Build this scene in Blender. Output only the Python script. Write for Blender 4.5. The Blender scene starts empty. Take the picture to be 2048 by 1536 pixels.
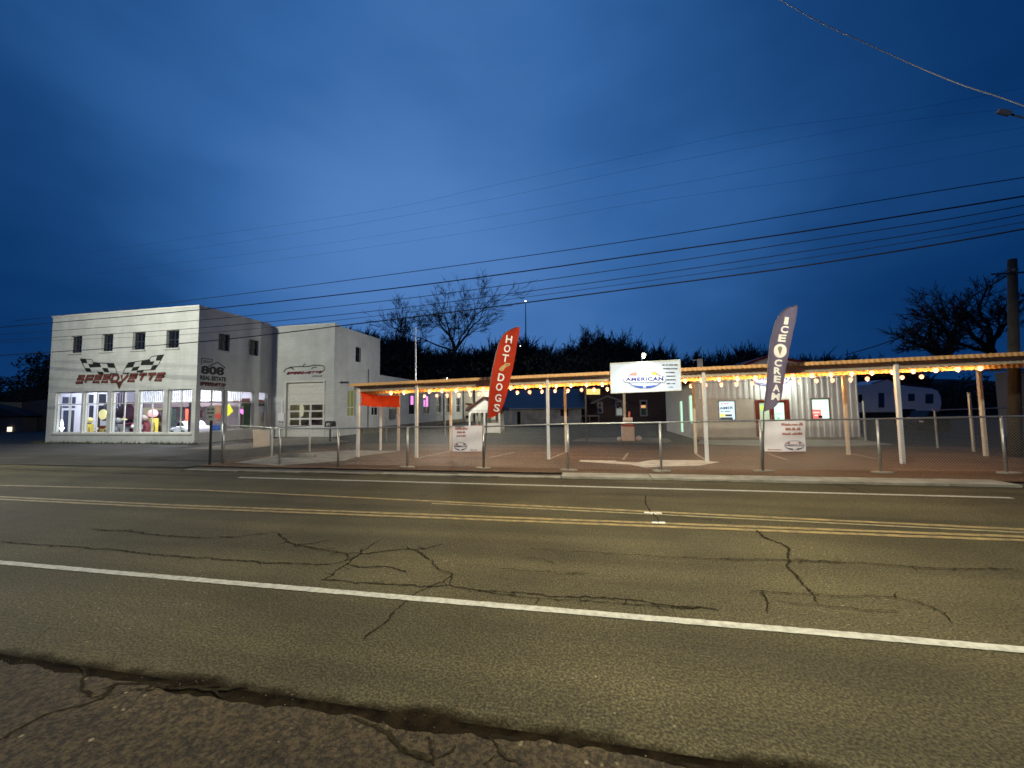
import bpy, bmesh, math, random
from mathutils import Vector, Matrix, Euler
random.seed(7)
S = bpy.context.scene
COL = S.collection
R = math.radians

# ---------------------------------------------------------------- camera
CZ = 1.85
cam_d = bpy.data.cameras.new("camera")
cam = bpy.data.objects.new("camera", cam_d); COL.objects.link(cam)
cam_d.sensor_width = 36.0
cam_d.lens = 765.0 / 2048 * 36.0
cam_d.clip_start = 0.05; cam_d.clip_end = 3000
CM = Matrix.Rotation(R(10.8), 4, 'Z') @ Matrix.Rotation(R(93.6), 4, 'X') @ Matrix.Rotation(R(-0.72), 4, 'Z')
cam.matrix_world = Matrix.Translation((0, 0, CZ)) @ CM
S.camera = cam
S.view_settings.view_transform = 'Standard'
S.view_settings.look = 'None'
S.view_settings.gamma = 1.0
S.view_settings.exposure = 0.0
S.cycles.use_denoising = True
S.cycles.use_light_tree = True
S.cycles.filter_width = 1.6
S.cycles.max_bounces = 8
S.cycles.sample_clamp_indirect = 4.0
S.cycles.caustics_reflective = False
S.cycles.caustics_refractive = False

CM3 = CM.to_3x3()
def ray(px, py):
    return CM3 @ Vector(((px - 1024) / 765.0, -(py - 768) / 765.0, -1.0))
def aty(px, py, Y):
    d = ray(px, py); return Vector((0, 0, CZ)) + d * (Y / d.y)
def atx(px, py, X):
    d = ray(px, py); return Vector((0, 0, CZ)) + d * (X / d.x)
def atz(px, py, Z=0.0):
    d = ray(px, py); return Vector((0, 0, CZ)) + d * ((Z - CZ) / d.z)

# ---------------------------------------------------------------- world (dusk sky)
W = bpy.data.worlds.new("World"); S.world = W; W.use_nodes = True
nt = W.node_tree; nt.nodes.clear()
N = nt.nodes.new; L = nt.links.new
out = N('ShaderNodeOutputWorld'); bg = N('ShaderNodeBackground'); tc = N('ShaderNodeTexCoord')
def vdot(vec):
    n = N('ShaderNodeVectorMath'); n.operation = 'DOT_PRODUCT'
    L(tc.outputs['Generated'], n.inputs[0]); n.inputs[1].default_value = vec.normalized()
    return n.outputs['Value']
def maprange(sock, a, b, c, d, smooth=True):
    n = N('ShaderNodeMapRange'); n.interpolation_type = 'SMOOTHERSTEP' if smooth else 'LINEAR'
    L(sock, n.inputs['Value']); n.inputs['From Min'].default_value = a; n.inputs['From Max'].default_value = b
    n.inputs['To Min'].default_value = c; n.inputs['To Max'].default_value = d
    return n.outputs['Result']
def math2(op, a, b):
    n = N('ShaderNodeMath'); n.operation = op
    for i, v in enumerate((a, b)):
        if isinstance(v, (int, float)): n.inputs[i].default_value = v
        else: L(v, n.inputs[i])
    return n.outputs[0]
# after-glow: the lighter part of the sky sits low in the north-west, and a pale veil climbs from it
glow = maprange(vdot(ray(1010, 480)), 0.60, 1.0, 0.0, 1.0)
glow2 = maprange(vdot(ray(640, 120)), 0.74, 1.0, 0.0, 0.42)
glow3 = maprange(vdot(ray(880, 700)), 0.80, 1.0, 0.0, 0.5)
mp = N('ShaderNodeMapping'); mp.inputs['Rotation'].default_value = (R(-18), R(22), 0); mp.inputs['Scale'].default_value = (1.0, 1.0, 2.4)
L(tc.outputs['Generated'], mp.inputs['Vector'])
cl = N('ShaderNodeTexNoise'); cl.inputs['Scale'].default_value = 1.5; cl.inputs['Detail'].default_value = 5; cl.inputs['Roughness'].default_value = 0.48
L(mp.outputs[0], cl.inputs['Vector'])
cl2 = N('ShaderNodeTexNoise'); cl2.inputs['Scale'].default_value = 4.0; cl2.inputs['Detail'].default_value = 6; cl2.inputs['Roughness'].default_value = 0.5
L(mp.outputs[0], cl2.inputs['Vector'])
cloud = math2('ADD', maprange(cl.outputs[0], 0.30, 0.72, -0.075, 0.065), maprange(cl2.outputs[0], 0.3, 0.7, -0.022, 0.022))
lev = math2('ADD', math2('MULTIPLY', math2('ADD', math2('ADD', glow, glow2), glow3), 0.44), math2('ADD', cloud, 0.115))
# the sky opposite the after-glow is darker (overhead behind the camera)
cr = N('ShaderNodeValToRGB'); L(lev, cr.inputs[0])
e = cr.color_ramp.elements
e[0].position = 0.0; e[0].color = (0.0015, 0.026, 0.110, 1)
e[1].position = 1.0; e[1].color = (0.085, 0.215, 0.520, 1)
m = e.new(0.30); m.color = (0.010, 0.060, 0.200, 1)
m = e.new(0.62); m.color = (0.034, 0.128, 0.360, 1)
L(cr.outputs[0], bg.inputs['Color']); bg.inputs['Strength'].default_value = 1.0
L(bg.outputs[0], out.inputs['Surface'])

# ---------------------------------------------------------------- materials
MATS = {}
def mat(name, col, rough=0.7, metal=0.0, var=0.0, vscale=3.0, bump=0.0, bscale=20.0, emit=None, estr=0.0,
        spec=0.5, trans=0.0, col2=None, stretch=None):
    if name in MATS: return MATS[name]
    m = bpy.data.materials.new(name); m.use_nodes = True
    t = m.node_tree; b = t.nodes['Principled BSDF']
    b.inputs['Base Color'].default_value = (*col, 1); b.inputs['Roughness'].default_value = rough
    b.inputs['Metallic'].default_value = metal; b.inputs['Specular IOR Level'].default_value = spec
    if trans: b.inputs['Transmission Weight'].default_value = trans
    g = t.nodes.new('ShaderNodeTexCoord')
    vec = g.outputs['Object']
    if stretch:
        mp = t.nodes.new('ShaderNodeMapping'); mp.inputs['Scale'].default_value = stretch
        t.links.new(vec, mp.inputs[0]); vec = mp.outputs[0]
    if var or col2:
        n = t.nodes.new('ShaderNodeTexNoise'); n.inputs['Scale'].default_value = vscale; n.inputs['Detail'].default_value = 6
        n.inputs['Roughness'].default_value = 0.6
        t.links.new(vec, n.inputs['Vector'])
        r = t.nodes.new('ShaderNodeValToRGB'); t.links.new(n.outputs[0], r.inputs[0])
        c2 = col2 if col2 else tuple(max(0, c * (1 - var)) for c in col)
        r.color_ramp.elements[0].position = 0.36; r.color_ramp.elements[0].color = (*c2, 1)
        r.color_ramp.elements[1].position = 0.62; r.color_ramp.elements[1].color = (*col, 1)
        t.links.new(r.outputs[0], b.inputs['Base Color'])
    if bump:
        n = t.nodes.new('ShaderNodeTexNoise'); n.inputs['Scale'].default_value = bscale; n.inputs['Detail'].default_value = 4
        t.links.new(vec, n.inputs['Vector'])
        bp = t.nodes.new('ShaderNodeBump'); bp.inputs['Strength'].default_value = bump; bp.inputs['Distance'].default_value = 0.02
        t.links.new(n.outputs[0], bp.inputs['Height']); t.links.new(bp.outputs[0], b.inputs['Normal'])
    if emit:
        b.inputs['Emission Color'].default_value = (*emit, 1); b.inputs['Emission Strength'].default_value = estr
    MATS[name] = m
    return m

def asphalt(name, base, dark, speck, sc=1.0, band=None, bump=0.6, coarse=70.0, rough=0.78):
    """aggregate asphalt: fine stone grain, pale stones, worn patches, wheel-track polish along the road"""
    m = bpy.data.materials.new(name); m.use_nodes = True
    t = m.node_tree; b = t.nodes['Principled BSDF']; n_ = t.nodes.new; l_ = t.links.new
    tc = n_('ShaderNodeTexCoord'); v = tc.outputs['Object']
    big = n_('ShaderNodeTexNoise'); big.inputs['Scale'].default_value = 0.55 * sc; big.inputs['Detail'].default_value = 5; l_(v, big.inputs[0])
    mid = n_('ShaderNodeTexNoise'); mid.inputs['Scale'].default_value = 13.0 * sc; mid.inputs['Detail'].default_value = 6; mid.inputs['Roughness'].default_value = 0.72; l_(v, mid.inputs[0])
    mpx = n_('ShaderNodeMapping'); mpx.inputs['Scale'].default_value = (0.12, 1.7, 1); l_(v, mpx.inputs[0])
    track = n_('ShaderNodeTexNoise'); track.inputs['Scale'].default_value = 1.0; track.inputs['Detail'].default_value = 4; l_(mpx.outputs[0], track.inputs[0])
    fine = n_('ShaderNodeTexNoise'); fine.inputs['Scale'].default_value = coarse; fine.inputs['Detail'].default_value = 3; fine.inputs['Roughness'].default_value = 0.7; l_(v, fine.inputs[0])
    vo = n_('ShaderNodeTexVoronoi'); vo.inputs['Scale'].default_value = coarse * 0.75; l_(v, vo.inputs['Vector'])
    sep = n_('ShaderNodeSeparateColor'); l_(vo.outputs['Color'], sep.inputs[0])
    r0 = n_('ShaderNodeValToRGB'); l_(fine.outputs[0], r0.inputs[0])
    r0.color_ramp.elements[0].position = 0.42; r0.color_ramp.elements[0].color = (*[c * .72 for c in dark], 1)
    r0.color_ramp.elements[1].position = 0.60; r0.color_ramp.elements[1].color = (*[c * 1.12 for c in base], 1)
    # pale stones: a few voronoi cells
    st = n_('ShaderNodeMapRange'); l_(sep.outputs[0], st.inputs['Value']); st.inputs['From Min'].default_value = 0.955; st.inputs['From Max'].default_value = 0.985
    dd = n_('ShaderNodeMapRange'); l_(vo.outputs['Distance'], dd.inputs['Value']); dd.inputs['From Min'].default_value = 0.45; dd.inputs['From Max'].default_value = 0.25
    mu0 = n_('ShaderNodeMath'); mu0.operation = 'MULTIPLY'; l_(st.outputs[0], mu0.inputs[0]); l_(dd.outputs[0], mu0.inputs[1])
    cz = n_('ShaderNodeMapRange'); l_(big.outputs[0], cz.inputs['Value']); cz.inputs['From Min'].default_value = 0.44; cz.inputs['From Max'].default_value = 0.62; cz.inputs['To Min'].default_value = 0.05
    mu = n_('ShaderNodeMath'); mu.operation = 'MULTIPLY'; l_(mu0.outputs[0], mu.inputs[0]); l_(cz.outputs[0], mu.inputs[1])
    mx = n_('ShaderNodeMix'); mx.data_type = 'RGBA'; l_(mu.outputs[0], mx.inputs[0]); l_(r0.outputs[0], mx.inputs[6]); mx.inputs[7].default_value = (*speck, 1)
    # worn patches and tracks multiply
    def fac(sock, a, c, lo, hi):
        q = n_('ShaderNodeMapRange'); l_(sock, q.inputs['Value']); q.inputs['From Min'].default_value = a; q.inputs['From Max'].default_value = c
        q.inputs['To Min'].default_value = lo; q.inputs['To Max'].default_value = hi; return q.outputs[0]
    f1 = fac(big.outputs[0], 0.35, 0.65, 0.76, 1.16); f2 = fac(mid.outputs[0], 0.32, 0.68, 0.80, 1.18); f3 = fac(track.outputs[0], 0.35, 0.65, 0.74, 1.18)
    a1 = n_('ShaderNodeMath'); a1.operation = 'MULTIPLY'; l_(f1, a1.inputs[0]); l_(f2, a1.inputs[1])
    a2 = n_('ShaderNodeMath'); a2.operation = 'MULTIPLY'; l_(a1.outputs[0], a2.inputs[0]); l_(f3, a2.inputs[1])
    vm = n_('ShaderNodeVectorMath'); vm.operation = 'SCALE'; l_(mx.outputs[2], vm.inputs[0]); l_(a2.outputs[0], vm.inputs['Scale'])
    l_(vm.outputs[0], b.inputs['Base Color'])
    b.inputs['Roughness'].default_value = rough; b.inputs['Specular IOR Level'].default_value = 0.22
    ad = n_('ShaderNodeMath'); ad.operation = 'ADD'; l_(fine.outputs[0], ad.inputs[0]); l_(mu.outputs[0], ad.inputs[1])
    bp = n_('ShaderNodeBump'); bp.inputs['Strength'].default_value = bump; bp.inputs['Distance'].default_value = 0.012
    l_(ad.outputs[0], bp.inputs['Height']); l_(bp.outputs[0], b.inputs['Normal'])
    MATS[name] = m
    return m

def brick(name, c1, c2, mortar, scale=1.0, bump=0.25, axis='XZ'):
    """painted brick: courses show only as slight relief"""
    m = bpy.data.materials.new(name); m.use_nodes = True
    t = m.node_tree; b = t.nodes['Principled BSDF']; n_ = t.nodes.new; l_ = t.links.new
    tc = n_('ShaderNodeTexCoord'); sp = n_('ShaderNodeSeparateXYZ'); l_(tc.outputs['Object'], sp.inputs[0])
    ad = n_('ShaderNodeMath'); ad.operation = 'ADD'; l_(sp.outputs[0], ad.inputs[0]); l_(sp.outputs[1], ad.inputs[1])
    cb = n_('ShaderNodeCombineXYZ'); l_(ad.outputs[0], cb.inputs[0]); l_(sp.outputs[2], cb.inputs[1])
    br = n_('ShaderNodeTexBrick'); l_(cb.outputs[0], br.inputs['Vector'])
    br.inputs['Scale'].default_value = scale; br.inputs['Brick Width'].default_value = 0.4; br.inputs['Row Height'].default_value = 0.2
    br.inputs['Mortar Size'].default_value = 0.012; br.inputs['Color1'].default_value = (*c1, 1); br.inputs['Color2'].default_value = (*c2, 1)
    br.inputs['Mortar'].default_value = (*mortar, 1)
    no = n_('ShaderNodeTexNoise'); no.inputs['Scale'].default_value = 0.8; no.inputs['Detail'].default_value = 6; l_(tc.outputs['Object'], no.inputs[0])
    mr = n_('ShaderNodeMapRange'); l_(no.outputs[0], mr.inputs['Value']); mr.inputs['From Min'].default_value = 0.3; mr.inputs['From Max'].default_value = 0.7
    mr.inputs['To Min'].default_value = 0.86; mr.inputs['To Max'].default_value = 1.05
    mps = n_('ShaderNodeMapping'); mps.inputs['Scale'].default_value = (1.6, 1.6, 0.16); l_(tc.outputs['Object'], mps.inputs[0])
    nd = n_('ShaderNodeTexNoise'); nd.inputs['Scale'].default_value = 1.4; nd.inputs['Detail'].default_value = 7; nd.inputs['Roughness'].default_value = .65; l_(mps.outputs[0], nd.inputs[0])
    md = n_('ShaderNodeMapRange'); l_(nd.outputs[0], md.inputs['Value']); md.inputs['From Min'].default_value = 0.34; md.inputs['From Max'].default_value = 0.56; md.inputs['To Min'].default_value = 0.91; md.inputs['To Max'].default_value = 1.0
    mm = n_('ShaderNodeMath'); mm.operation = 'MULTIPLY'; l_(mr.outputs[0], mm.inputs[0]); l_(md.outputs[0], mm.inputs[1])
    vm = n_('ShaderNodeVectorMath'); vm.operation = 'SCALE'; l_(br.outputs[0], vm.inputs[0]); l_(mm.outputs[0], vm.inputs['Scale'])
    l_(vm.outputs[0], b.inputs['Base Color']); b.inputs['Roughness'].default_value = 0.8
    bp = n_('ShaderNodeBump'); bp.inputs['Strength'].default_value = bump; bp.inputs['Distance'].default_value = 0.01; bp.invert = True
    l_(br.outputs['Fac'], bp.inputs['Height']); l_(bp.outputs[0], b.inputs['Normal'])
    MATS[name] = m
    return m

def glass(name, tint=(0.9, 0.95, 1.0), refl=0.12, rough=0.05):
    m = bpy.data.materials.new(name); m.use_nodes = True
    t = m.node_tree; t.nodes.clear(); n_ = t.nodes.new; l_ = t.links.new
    o = n_('ShaderNodeOutputMaterial'); mx = n_('ShaderNodeMixShader'); tr = n_('ShaderNodeBsdfTransparent'); gl = n_('ShaderNodeBsdfGlossy')
    tr.inputs[0].default_value = (*tint, 1); gl.inputs['Roughness'].default_value = rough
    lw = n_('ShaderNodeLayerWeight'); lw.inputs[0].default_value = 0.5
    pw = n_('ShaderNodeMath'); pw.operation = 'POWER'; pw.inputs[1].default_value = 4.0; l_(lw.outputs['Facing'], pw.inputs[0])
    ma = n_('ShaderNodeMath'); ma.operation = 'MULTIPLY_ADD'; ma.inputs[1].default_value = 0.5; ma.inputs[2].default_value = 0.03; l_(pw.outputs[0], ma.inputs[0])
    l_(ma.outputs[0], mx.inputs[0]); l_(tr.outputs[0], mx.inputs[1]); l_(gl.outputs[0], mx.inputs[2]); l_(mx.outputs[0], o.inputs[0])
    MATS[name] = m
    return m

def cloth(name, col, tl=0.35):
    m = bpy.data.materials.new(name); m.use_nodes = True
    t = m.node_tree; t.nodes.clear(); n_ = t.nodes.new; l_ = t.links.new
    o = n_('ShaderNodeOutputMaterial'); mx = n_('ShaderNodeMixShader'); d = n_('ShaderNodeBsdfDiffuse'); tr = n_('ShaderNodeBsdfTranslucent')
    tc = n_('ShaderNodeTexCoord'); no = n_('ShaderNodeTexNoise'); no.inputs['Scale'].default_value = 6; l_(tc.outputs['Object'], no.inputs[0])
    r = n_('ShaderNodeValToRGB'); l_(no.outputs[0], r.inputs[0]); r.color_ramp.elements[0].color = (*[c * 0.8 for c in col], 1); r.color_ramp.elements[1].color = (*col, 1)
    l_(r.outputs[0], d.inputs[0]); l_(r.outputs[0], tr.inputs[0]); mx.inputs[0].default_value = tl
    l_(d.outputs[0], mx.inputs[1]); l_(tr.outputs[0], mx.inputs[2]); l_(mx.outputs[0], o.inputs[0])
    MATS[name] = m
    return m

def emis(name, col, s):
    return mat(name, tuple(min(1, c) for c in col), 0.5, emit=col, estr=s)

# ---------------------------------------------------------------- mesh builder
class MB:
    def __init__(self): self.v = []; self.f = []
    def add(self, vs, fs):
        o = len(self.v); self.v += [tuple(v) for v in vs]; self.f += [tuple(i + o for i in f) for f in fs]; return self
    def box(self, x0, x1, y0, y1, z0, z1):
        v = [(x0, y0, z0), (x1, y0, z0), (x1, y1, z0), (x0, y1, z0), (x0, y0, z1), (x1, y0, z1), (x1, y1, z1), (x0, y1, z1)]
        return self.add(v, [(0, 3, 2, 1), (4, 5, 6, 7), (0, 1, 5, 4), (1, 2, 6, 5), (2, 3, 7, 6), (3, 0, 4, 7)])
    def hexa(self, bot, top):
        return self.add(list(bot) + list(top), [(0, 3, 2, 1), (4, 5, 6, 7), (0, 1, 5, 4), (1, 2, 6, 5), (2, 3, 7, 6), (3, 0, 4, 7)])
    def quad(self, a, b, c, d): return self.add([a, b, c, d], [(0, 1, 2, 3)])
    def tube(self, pts, r, n=8, cap=True):
        pts = [Vector(p) for p in pts]; rs = r if isinstance(r, (list, tuple)) else [r] * len(pts)
        vs = []; fs = []
        for i, p in enumerate(pts):
            d = (pts[min(i + 1, len(pts) - 1)] - pts[max(i - 1, 0)]).normalized()
            a = d.cross(Vector((0, 0, 1)));
            if a.length < 0.05: a = d.cross(Vector((1, 0, 0)))
            a.normalize(); b = d.cross(a)
            for k in range(n):
                t = 2 * math.pi * k / n; vs.append(p + (a * math.cos(t) + b * math.sin(t)) * rs[i])
        for i in range(len(pts) - 1):
            for k in range(n):
                fs.append((i * n + k, i * n + (k + 1) % n, (i + 1) * n + (k + 1) % n, (i + 1) * n + k))
        if cap:
            fs.append(tuple(range(n))[::-1]); fs.append(tuple(range((len(pts) - 1) * n, len(pts) * n)))
        return self.add(vs, fs)
    def cyl(self, x, y, z0, z1, r, n=12, r2=None): return self.tube([(x, y, z0), (x, y, z1)], [r, r if r2 is None else r2], n)
    def lathe(self, x, y, prof, n=14):
        return self.tube([(x, y, z) for r_, z in prof], [max(r_, 1e-4) for r_, z in prof], n)
    def sphere(self, c, r, n=10, m=6, sz=1.0):
        vs = []; fs = []
        for i in range(m + 1):
            ph = math.pi * i / m
            for k in range(n):
                th = 2 * math.pi * k / n
                vs.append((c[0] + r * math.sin(ph) * math.cos(th), c[1] + r * math.sin(ph) * math.sin(th), c[2] + r * sz * math.cos(ph)))
        for i in range(m):
            for k in range(n):
                fs.append((i * n + k, (i + 1) * n + k, (i + 1) * n + (k + 1) % n, i * n + (k + 1) % n))
        return self.add(vs, fs)
    def prism(self, poly, off):
        """extrude a 3d polygon by vector off"""
        n = len(poly); off = Vector(off); a = [Vector(p) for p in poly]; b = [p + off for p in a]
        return self.add(a + b, [tuple(range(n)), tuple(range(2 * n - 1, n - 1, -1))] + [(i, i + n, (i + 1) % n + n, (i + 1) % n) for i in range(n)])
    def ribbon(self, pts, w, up=(0, 0, 1)):
        pts = [Vector(p) for p in pts]; up = Vector(up); ws = w if isinstance(w, (list, tuple)) else [w] * len(pts); vs = []
        for i, p in enumerate(pts):
            d = (pts[min(i + 1, len(pts) - 1)] - pts[max(i - 1, 0)]).normalized(); s = d.cross(up).normalized() * ws[i] * 0.5
            vs += [p + s, p - s]
        return self.add(vs, [(2 * i, 2 * i + 2, 2 * i + 3, 2 * i + 1) for i in range(len(pts) - 1)])

def tag(o, label=None, cat=None, group=None, kind=None):
    if label: o['label'] = label
    if cat: o['category'] = cat
    if group: o['group'] = group
    if kind: o['kind'] = kind
    return o
def empty(name, loc=(0, 0, 0), label=None, cat=None, group=None, rz=0.0):
    o = bpy.data.objects.new(name, None); o.empty_display_size = 0.2; COL.objects.link(o); o.location = loc; o.rotation_euler = (0, 0, rz)
    return tag(o, label, cat, group)
def world_loc(o):
    p = Vector((0, 0, 0))
    while o is not None: p = p + o.location; o = o.parent
    return p
def make(name, mb, m, parent=None, smooth=False, label=None, cat=None, group=None, kind=None, local=False, mats=None, mi=None):
    """local=True: the vertices are already in the parent's frame"""
    v = mb.v
    if parent is None:
        if not local and v:
            xs = [p[0] for p in v]; ys = [p[1] for p in v]; zs = [p[2] for p in v]
            loc = Vector(((min(xs) + max(xs)) / 2, (min(ys) + max(ys)) / 2, min(zs)))
        else: loc = Vector((0, 0, 0))
        off = loc
    else:
        off = Vector((0, 0, 0)) if local else world_loc(parent); loc = Vector((0, 0, 0))
    me = bpy.data.meshes.new(name); me.from_pydata([(a - off.x, b - off.y, c - off.z) for a, b, c in v], [], mb.f)
    for mm in (mats or [m]): me.materials.append(mm)
    if mi:
        for p, k in zip(me.polygons, mi): p.material_index = k
    if smooth:
        for p in me.polygons: p.use_smooth = True
    me.validate()
    o = bpy.data.objects.new(name, me); COL.objects.link(o); o.location = loc
    if parent is not None: o.parent = parent
    return tag(o, label, cat, group, kind)
def bevel(o, w=0.01, seg=2):
    b = o.modifiers.new('bevel', 'BEVEL'); b.width = w; b.segments = seg; b.limit_method = 'ANGLE'; return o
def dup(root, loc=None, label=None, rz=None):
    r = root.copy(); COL.objects.link(r)
    if loc is not None: r.location = loc
    if rz is not None: r.rotation_euler = (0, 0, rz)
    if label: r['label'] = label
    def kids(a, b):
        for ch in list(a.children):
            c = ch.copy(); COL.objects.link(c); c.parent = b; kids(ch, c)
    kids(root, r)
    return r

# ---------------------------------------------------------------- lettering
_tc = {}
def text_unit(s, bold=0.0, sp=1.0):
    k = (s, bold, sp)
    if k in _tc: return _tc[k]
    c = bpy.data.curves.new('t', 'FONT'); c.body = s; c.offset = bold; c.resolution_u = 3; c.space_character = sp; c.align_x = 'LEFT'
    o = bpy.data.objects.new('t', c); COL.objects.link(o)
    dg = bpy.context.evaluated_depsgraph_get()
    me = bpy.data.meshes.new_from_object(o.evaluated_get(dg))
    vs = [v.co.copy() for v in me.vertices]; fs = [tuple(p.vertices) for p in me.polygons]
    x0 = min(v.x for v in vs); x1 = max(v.x for v in vs); y0 = min(v.y for v in vs); y1 = max(v.y for v in vs)
    r = ([((v.x - x0) / (x1 - x0), (v.y - y0) / (y1 - y0)) for v in vs], fs)
    bpy.data.objects.remove(o); bpy.data.meshes.remove(me); bpy.data.curves.remove(c)
    _tc[k] = r
    return r
def put_text(mb, s, bl, br, tl, tr=None, bold=0.0, sp=1.0, fn=None):
    """map the text's box onto the quad bl br tl tr (3d)"""
    uv, fs = text_unit(s, bold, sp); bl, br, tl = Vector(bl), Vector(br), Vector(tl)
    tr = Vector(tr) if tr is not None else br + (tl - bl)
    vs = []
    for u, v in uv:
        p = (bl * (1 - u) + br * u) * (1 - v) + (tl * (1 - u) + tr * u) * v
        vs.append(fn(p) if fn else p)
    mb.add(vs, fs)
    return mb

# ---------------------------------------------------------------- wall with openings
def wall(mb, o, u, L_, H, holes, t, n):
    """o origin, u unit along, up z, n outward normal (unit), thickness t inward; holes (a0,a1,z0,z1)"""
    o = Vector(o); u = Vector(u); n = Vector(n); z = Vector((0, 0, 1))
    us = sorted({0, L_} | {h[0] for h in holes} | {h[1] for h in holes}); zs = sorted({0, H} | {h[2] for h in holes} | {h[3] for h in holes})
    us = [x for x in us if -1e-6 <= x <= L_ + 1e-6]; zs = [x for x in zs if -1e-6 <= x <= H + 1e-6]
    def solid(i, j):
        if i < 0 or j < 0 or i >= len(us) - 1 or j >= len(zs) - 1: return False
        a = (us[i] + us[i + 1]) / 2; b = (zs[j] + zs[j + 1]) / 2
        return not any(h[0] < a < h[1] and h[2] < b < h[3] for h in holes)
    P = lambda a, b, d: o + u * a + z * b - n * d
    for i in range(len(us) - 1):
        for j in range(len(zs) - 1):
            if not solid(i, j): continue
            a0, a1, b0, b1 = us[i], us[i + 1], zs[j], zs[j + 1]
            mb.quad(P(a0, b0, 0), P(a1, b0, 0), P(a1, b1, 0), P(a0, b1, 0)); mb.quad(P(a0, b1, t), P(a1, b1, t), P(a1, b0, t), P(a0, b0, t))
            if not solid(i - 1, j): mb.quad(P(a0, b0, 0), P(a0, b1, 0), P(a0, b1, t), P(a0, b0, t))
            if not solid(i + 1, j): mb.quad(P(a1, b0, t), P(a1, b1, t), P(a1, b1, 0), P(a1, b0, 0))
            if not solid(i, j - 1): mb.quad(P(a0, b0, t), P(a1, b0, t), P(a1, b0, 0), P(a0, b0, 0))
            if not solid(i, j + 1): mb.quad(P(a0, b1, 0), P(a1, b1, 0), P(a1, b1, t), P(a0, b1, t))
    return mb
def bar(mb, o, u, n, a0, a1, z0, z1, d0, d1):
    """a box in wall coordinates: along a, height z, depth d (positive = inward)"""
    o = Vector(o); u = Vector(u); n = Vector(n); z = Vector((0, 0, 1)); P = lambda a, b, d: o + u * a + z * b - n * d
    mb.hexa([P(a0, z0, d0), P(a1, z0, d0), P(a1, z0, d1), P(a0, z0, d1)], [P(a0, z1, d0), P(a1, z1, d0), P(a1, z1, d1), P(a0, z1, d1)])
    return mb
def window(parent, o, u, n, a0, a1, z0, z1, mfr, mgl, vm=(0.5,), hm=(), fw=0.05, dep=0.1, sill=None, msill=None, name='window'):
    mb = MB()
    bar(mb, o, u, n, a0, a0 + fw, z0, z1, dep, dep + 0.06); bar(mb, o, u, n, a1 - fw, a1, z0, z1, dep, dep + 0.06)
    bar(mb, o, u, n, a0 + fw, a1 - fw, z0, z0 + fw, dep, dep + 0.06); bar(mb, o, u, n, a0 + fw, a1 - fw, z1 - fw, z1, dep, dep + 0.06)
    for q in vm:
        c = a0 + (a1 - a0) * q; bar(mb, o, u, n, c - fw * .45, c + fw * .45, z0 + fw, z1 - fw, dep + .003, dep + 0.057)
    for q in hm:
        c = z0 + (z1 - z0) * q; bar(mb, o, u, n, a0 + fw, a1 - fw, c - fw * .45, c + fw * .45, dep + .006, dep + 0.054)
    w = make(name, mb, mfr, parent)
    g = MB(); bar(g, o, u, n, a0 + .01, a1 - .01, z0 + .01, z1 - .01, dep + 0.026, dep + 0.034); make('pane', g, mgl, w)
    if sill:
        s = MB(); bar(s, o, u, n, a0 - sill, a1 + sill, z0 - 0.09, z0 - 0.002, -0.07, 0.09); make('sill', s, msill or mfr, w)
    return w
# ---------------------------------------------------------------- palette
M_road = asphalt('road_asphalt', (0.088, 0.075, 0.036), (0.043, 0.036, 0.017), (0.24, 0.22, 0.15), coarse=52, bump=0.9)
M_near = asphalt('near_pavement', (0.052, 0.037, 0.018), (0.022, 0.016, 0.008), (0.24, 0.20, 0.12), coarse=34, bump=1.0, sc=1.6)
M_lot = asphalt('lot_asphalt_bulb_tint', (0.150, 0.094, 0.052), (0.080, 0.050, 0.028), (0.20, 0.17, 0.12), coarse=40, bump=0.5, sc=0.8)  # reddish tone carries the bulbs' orange light in the colour
M_drive = asphalt('drive_asphalt', (0.058, 0.054, 0.045), (0.034, 0.032, 0.026), (0.18, 0.16, 0.12), coarse=40, bump=0.5)
M_ground = mat('dirt', (0.05, 0.045, 0.035), 0.95, var=0.4, vscale=0.5, bump=0.3, bscale=4)
M_conc = mat('concrete', (0.30, 0.28, 0.22), 0.85, var=0.35, vscale=2.2, bump=0.4, bscale=25)
M_conc_d = mat('stained_concrete', (0.19, 0.165, 0.12), 0.85, var=0.45, vscale=1.6, bump=0.4, bscale=25)
M_tar = mat('crack_tar', (0.009, 0.007, 0.004), 0.9, var=0.5, vscale=30, bump=0.4, bscale=60)
M_soil = mat('gutter_soil', (0.016, 0.011, 0.005), 0.95, spec=.05, col2=(0.005, 0.0035, 0.002), vscale=9, bump=0.7, bscale=55)
def paint(name, col, worn, thr=0.42, sc=22):
    return mat(name, col, 0.6, col2=worn, vscale=sc, bump=0.35, bscale=70)
M_white_line = mat('worn_white_paint', (0.44, 0.43, 0.36), 0.65, var=0.38, vscale=16, bump=0.5, bscale=80)
M_yellow_line = mat('worn_yellow_paint', (0.30, 0.215, 0.075), 0.65, col2=(0.13, 0.10, 0.05), vscale=7, bump=0.5, bscale=80)
M_brick = brick('white_painted_brick', (0.57, 0.59, 0.57), (0.53, 0.55, 0.53), (0.50, 0.52, 0.50), bump=0.3)
M_white = mat('white_paint', (0.66, 0.65, 0.60), 0.55, var=0.12, vscale=5)
M_cream = mat('cream_wall', (0.62, 0.58, 0.47), 0.7, var=0.1, vscale=2)
M_dark = mat('dark_trim', (0.03, 0.03, 0.032), 0.5)
M_black = mat('black_paint', (0.012, 0.012, 0.013), 0.55)
M_galv = mat('galvanised_steel', (0.45, 0.46, 0.44), 0.42, metal=0.75, var=0.25, vscale=12)
M_red = mat('red_paint', (0.35, 0.03, 0.025), 0.55)
M_blue = mat('blue_paint', (0.03, 0.07, 0.36), 0.55)
G_clear = glass('clear_glass')
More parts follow.
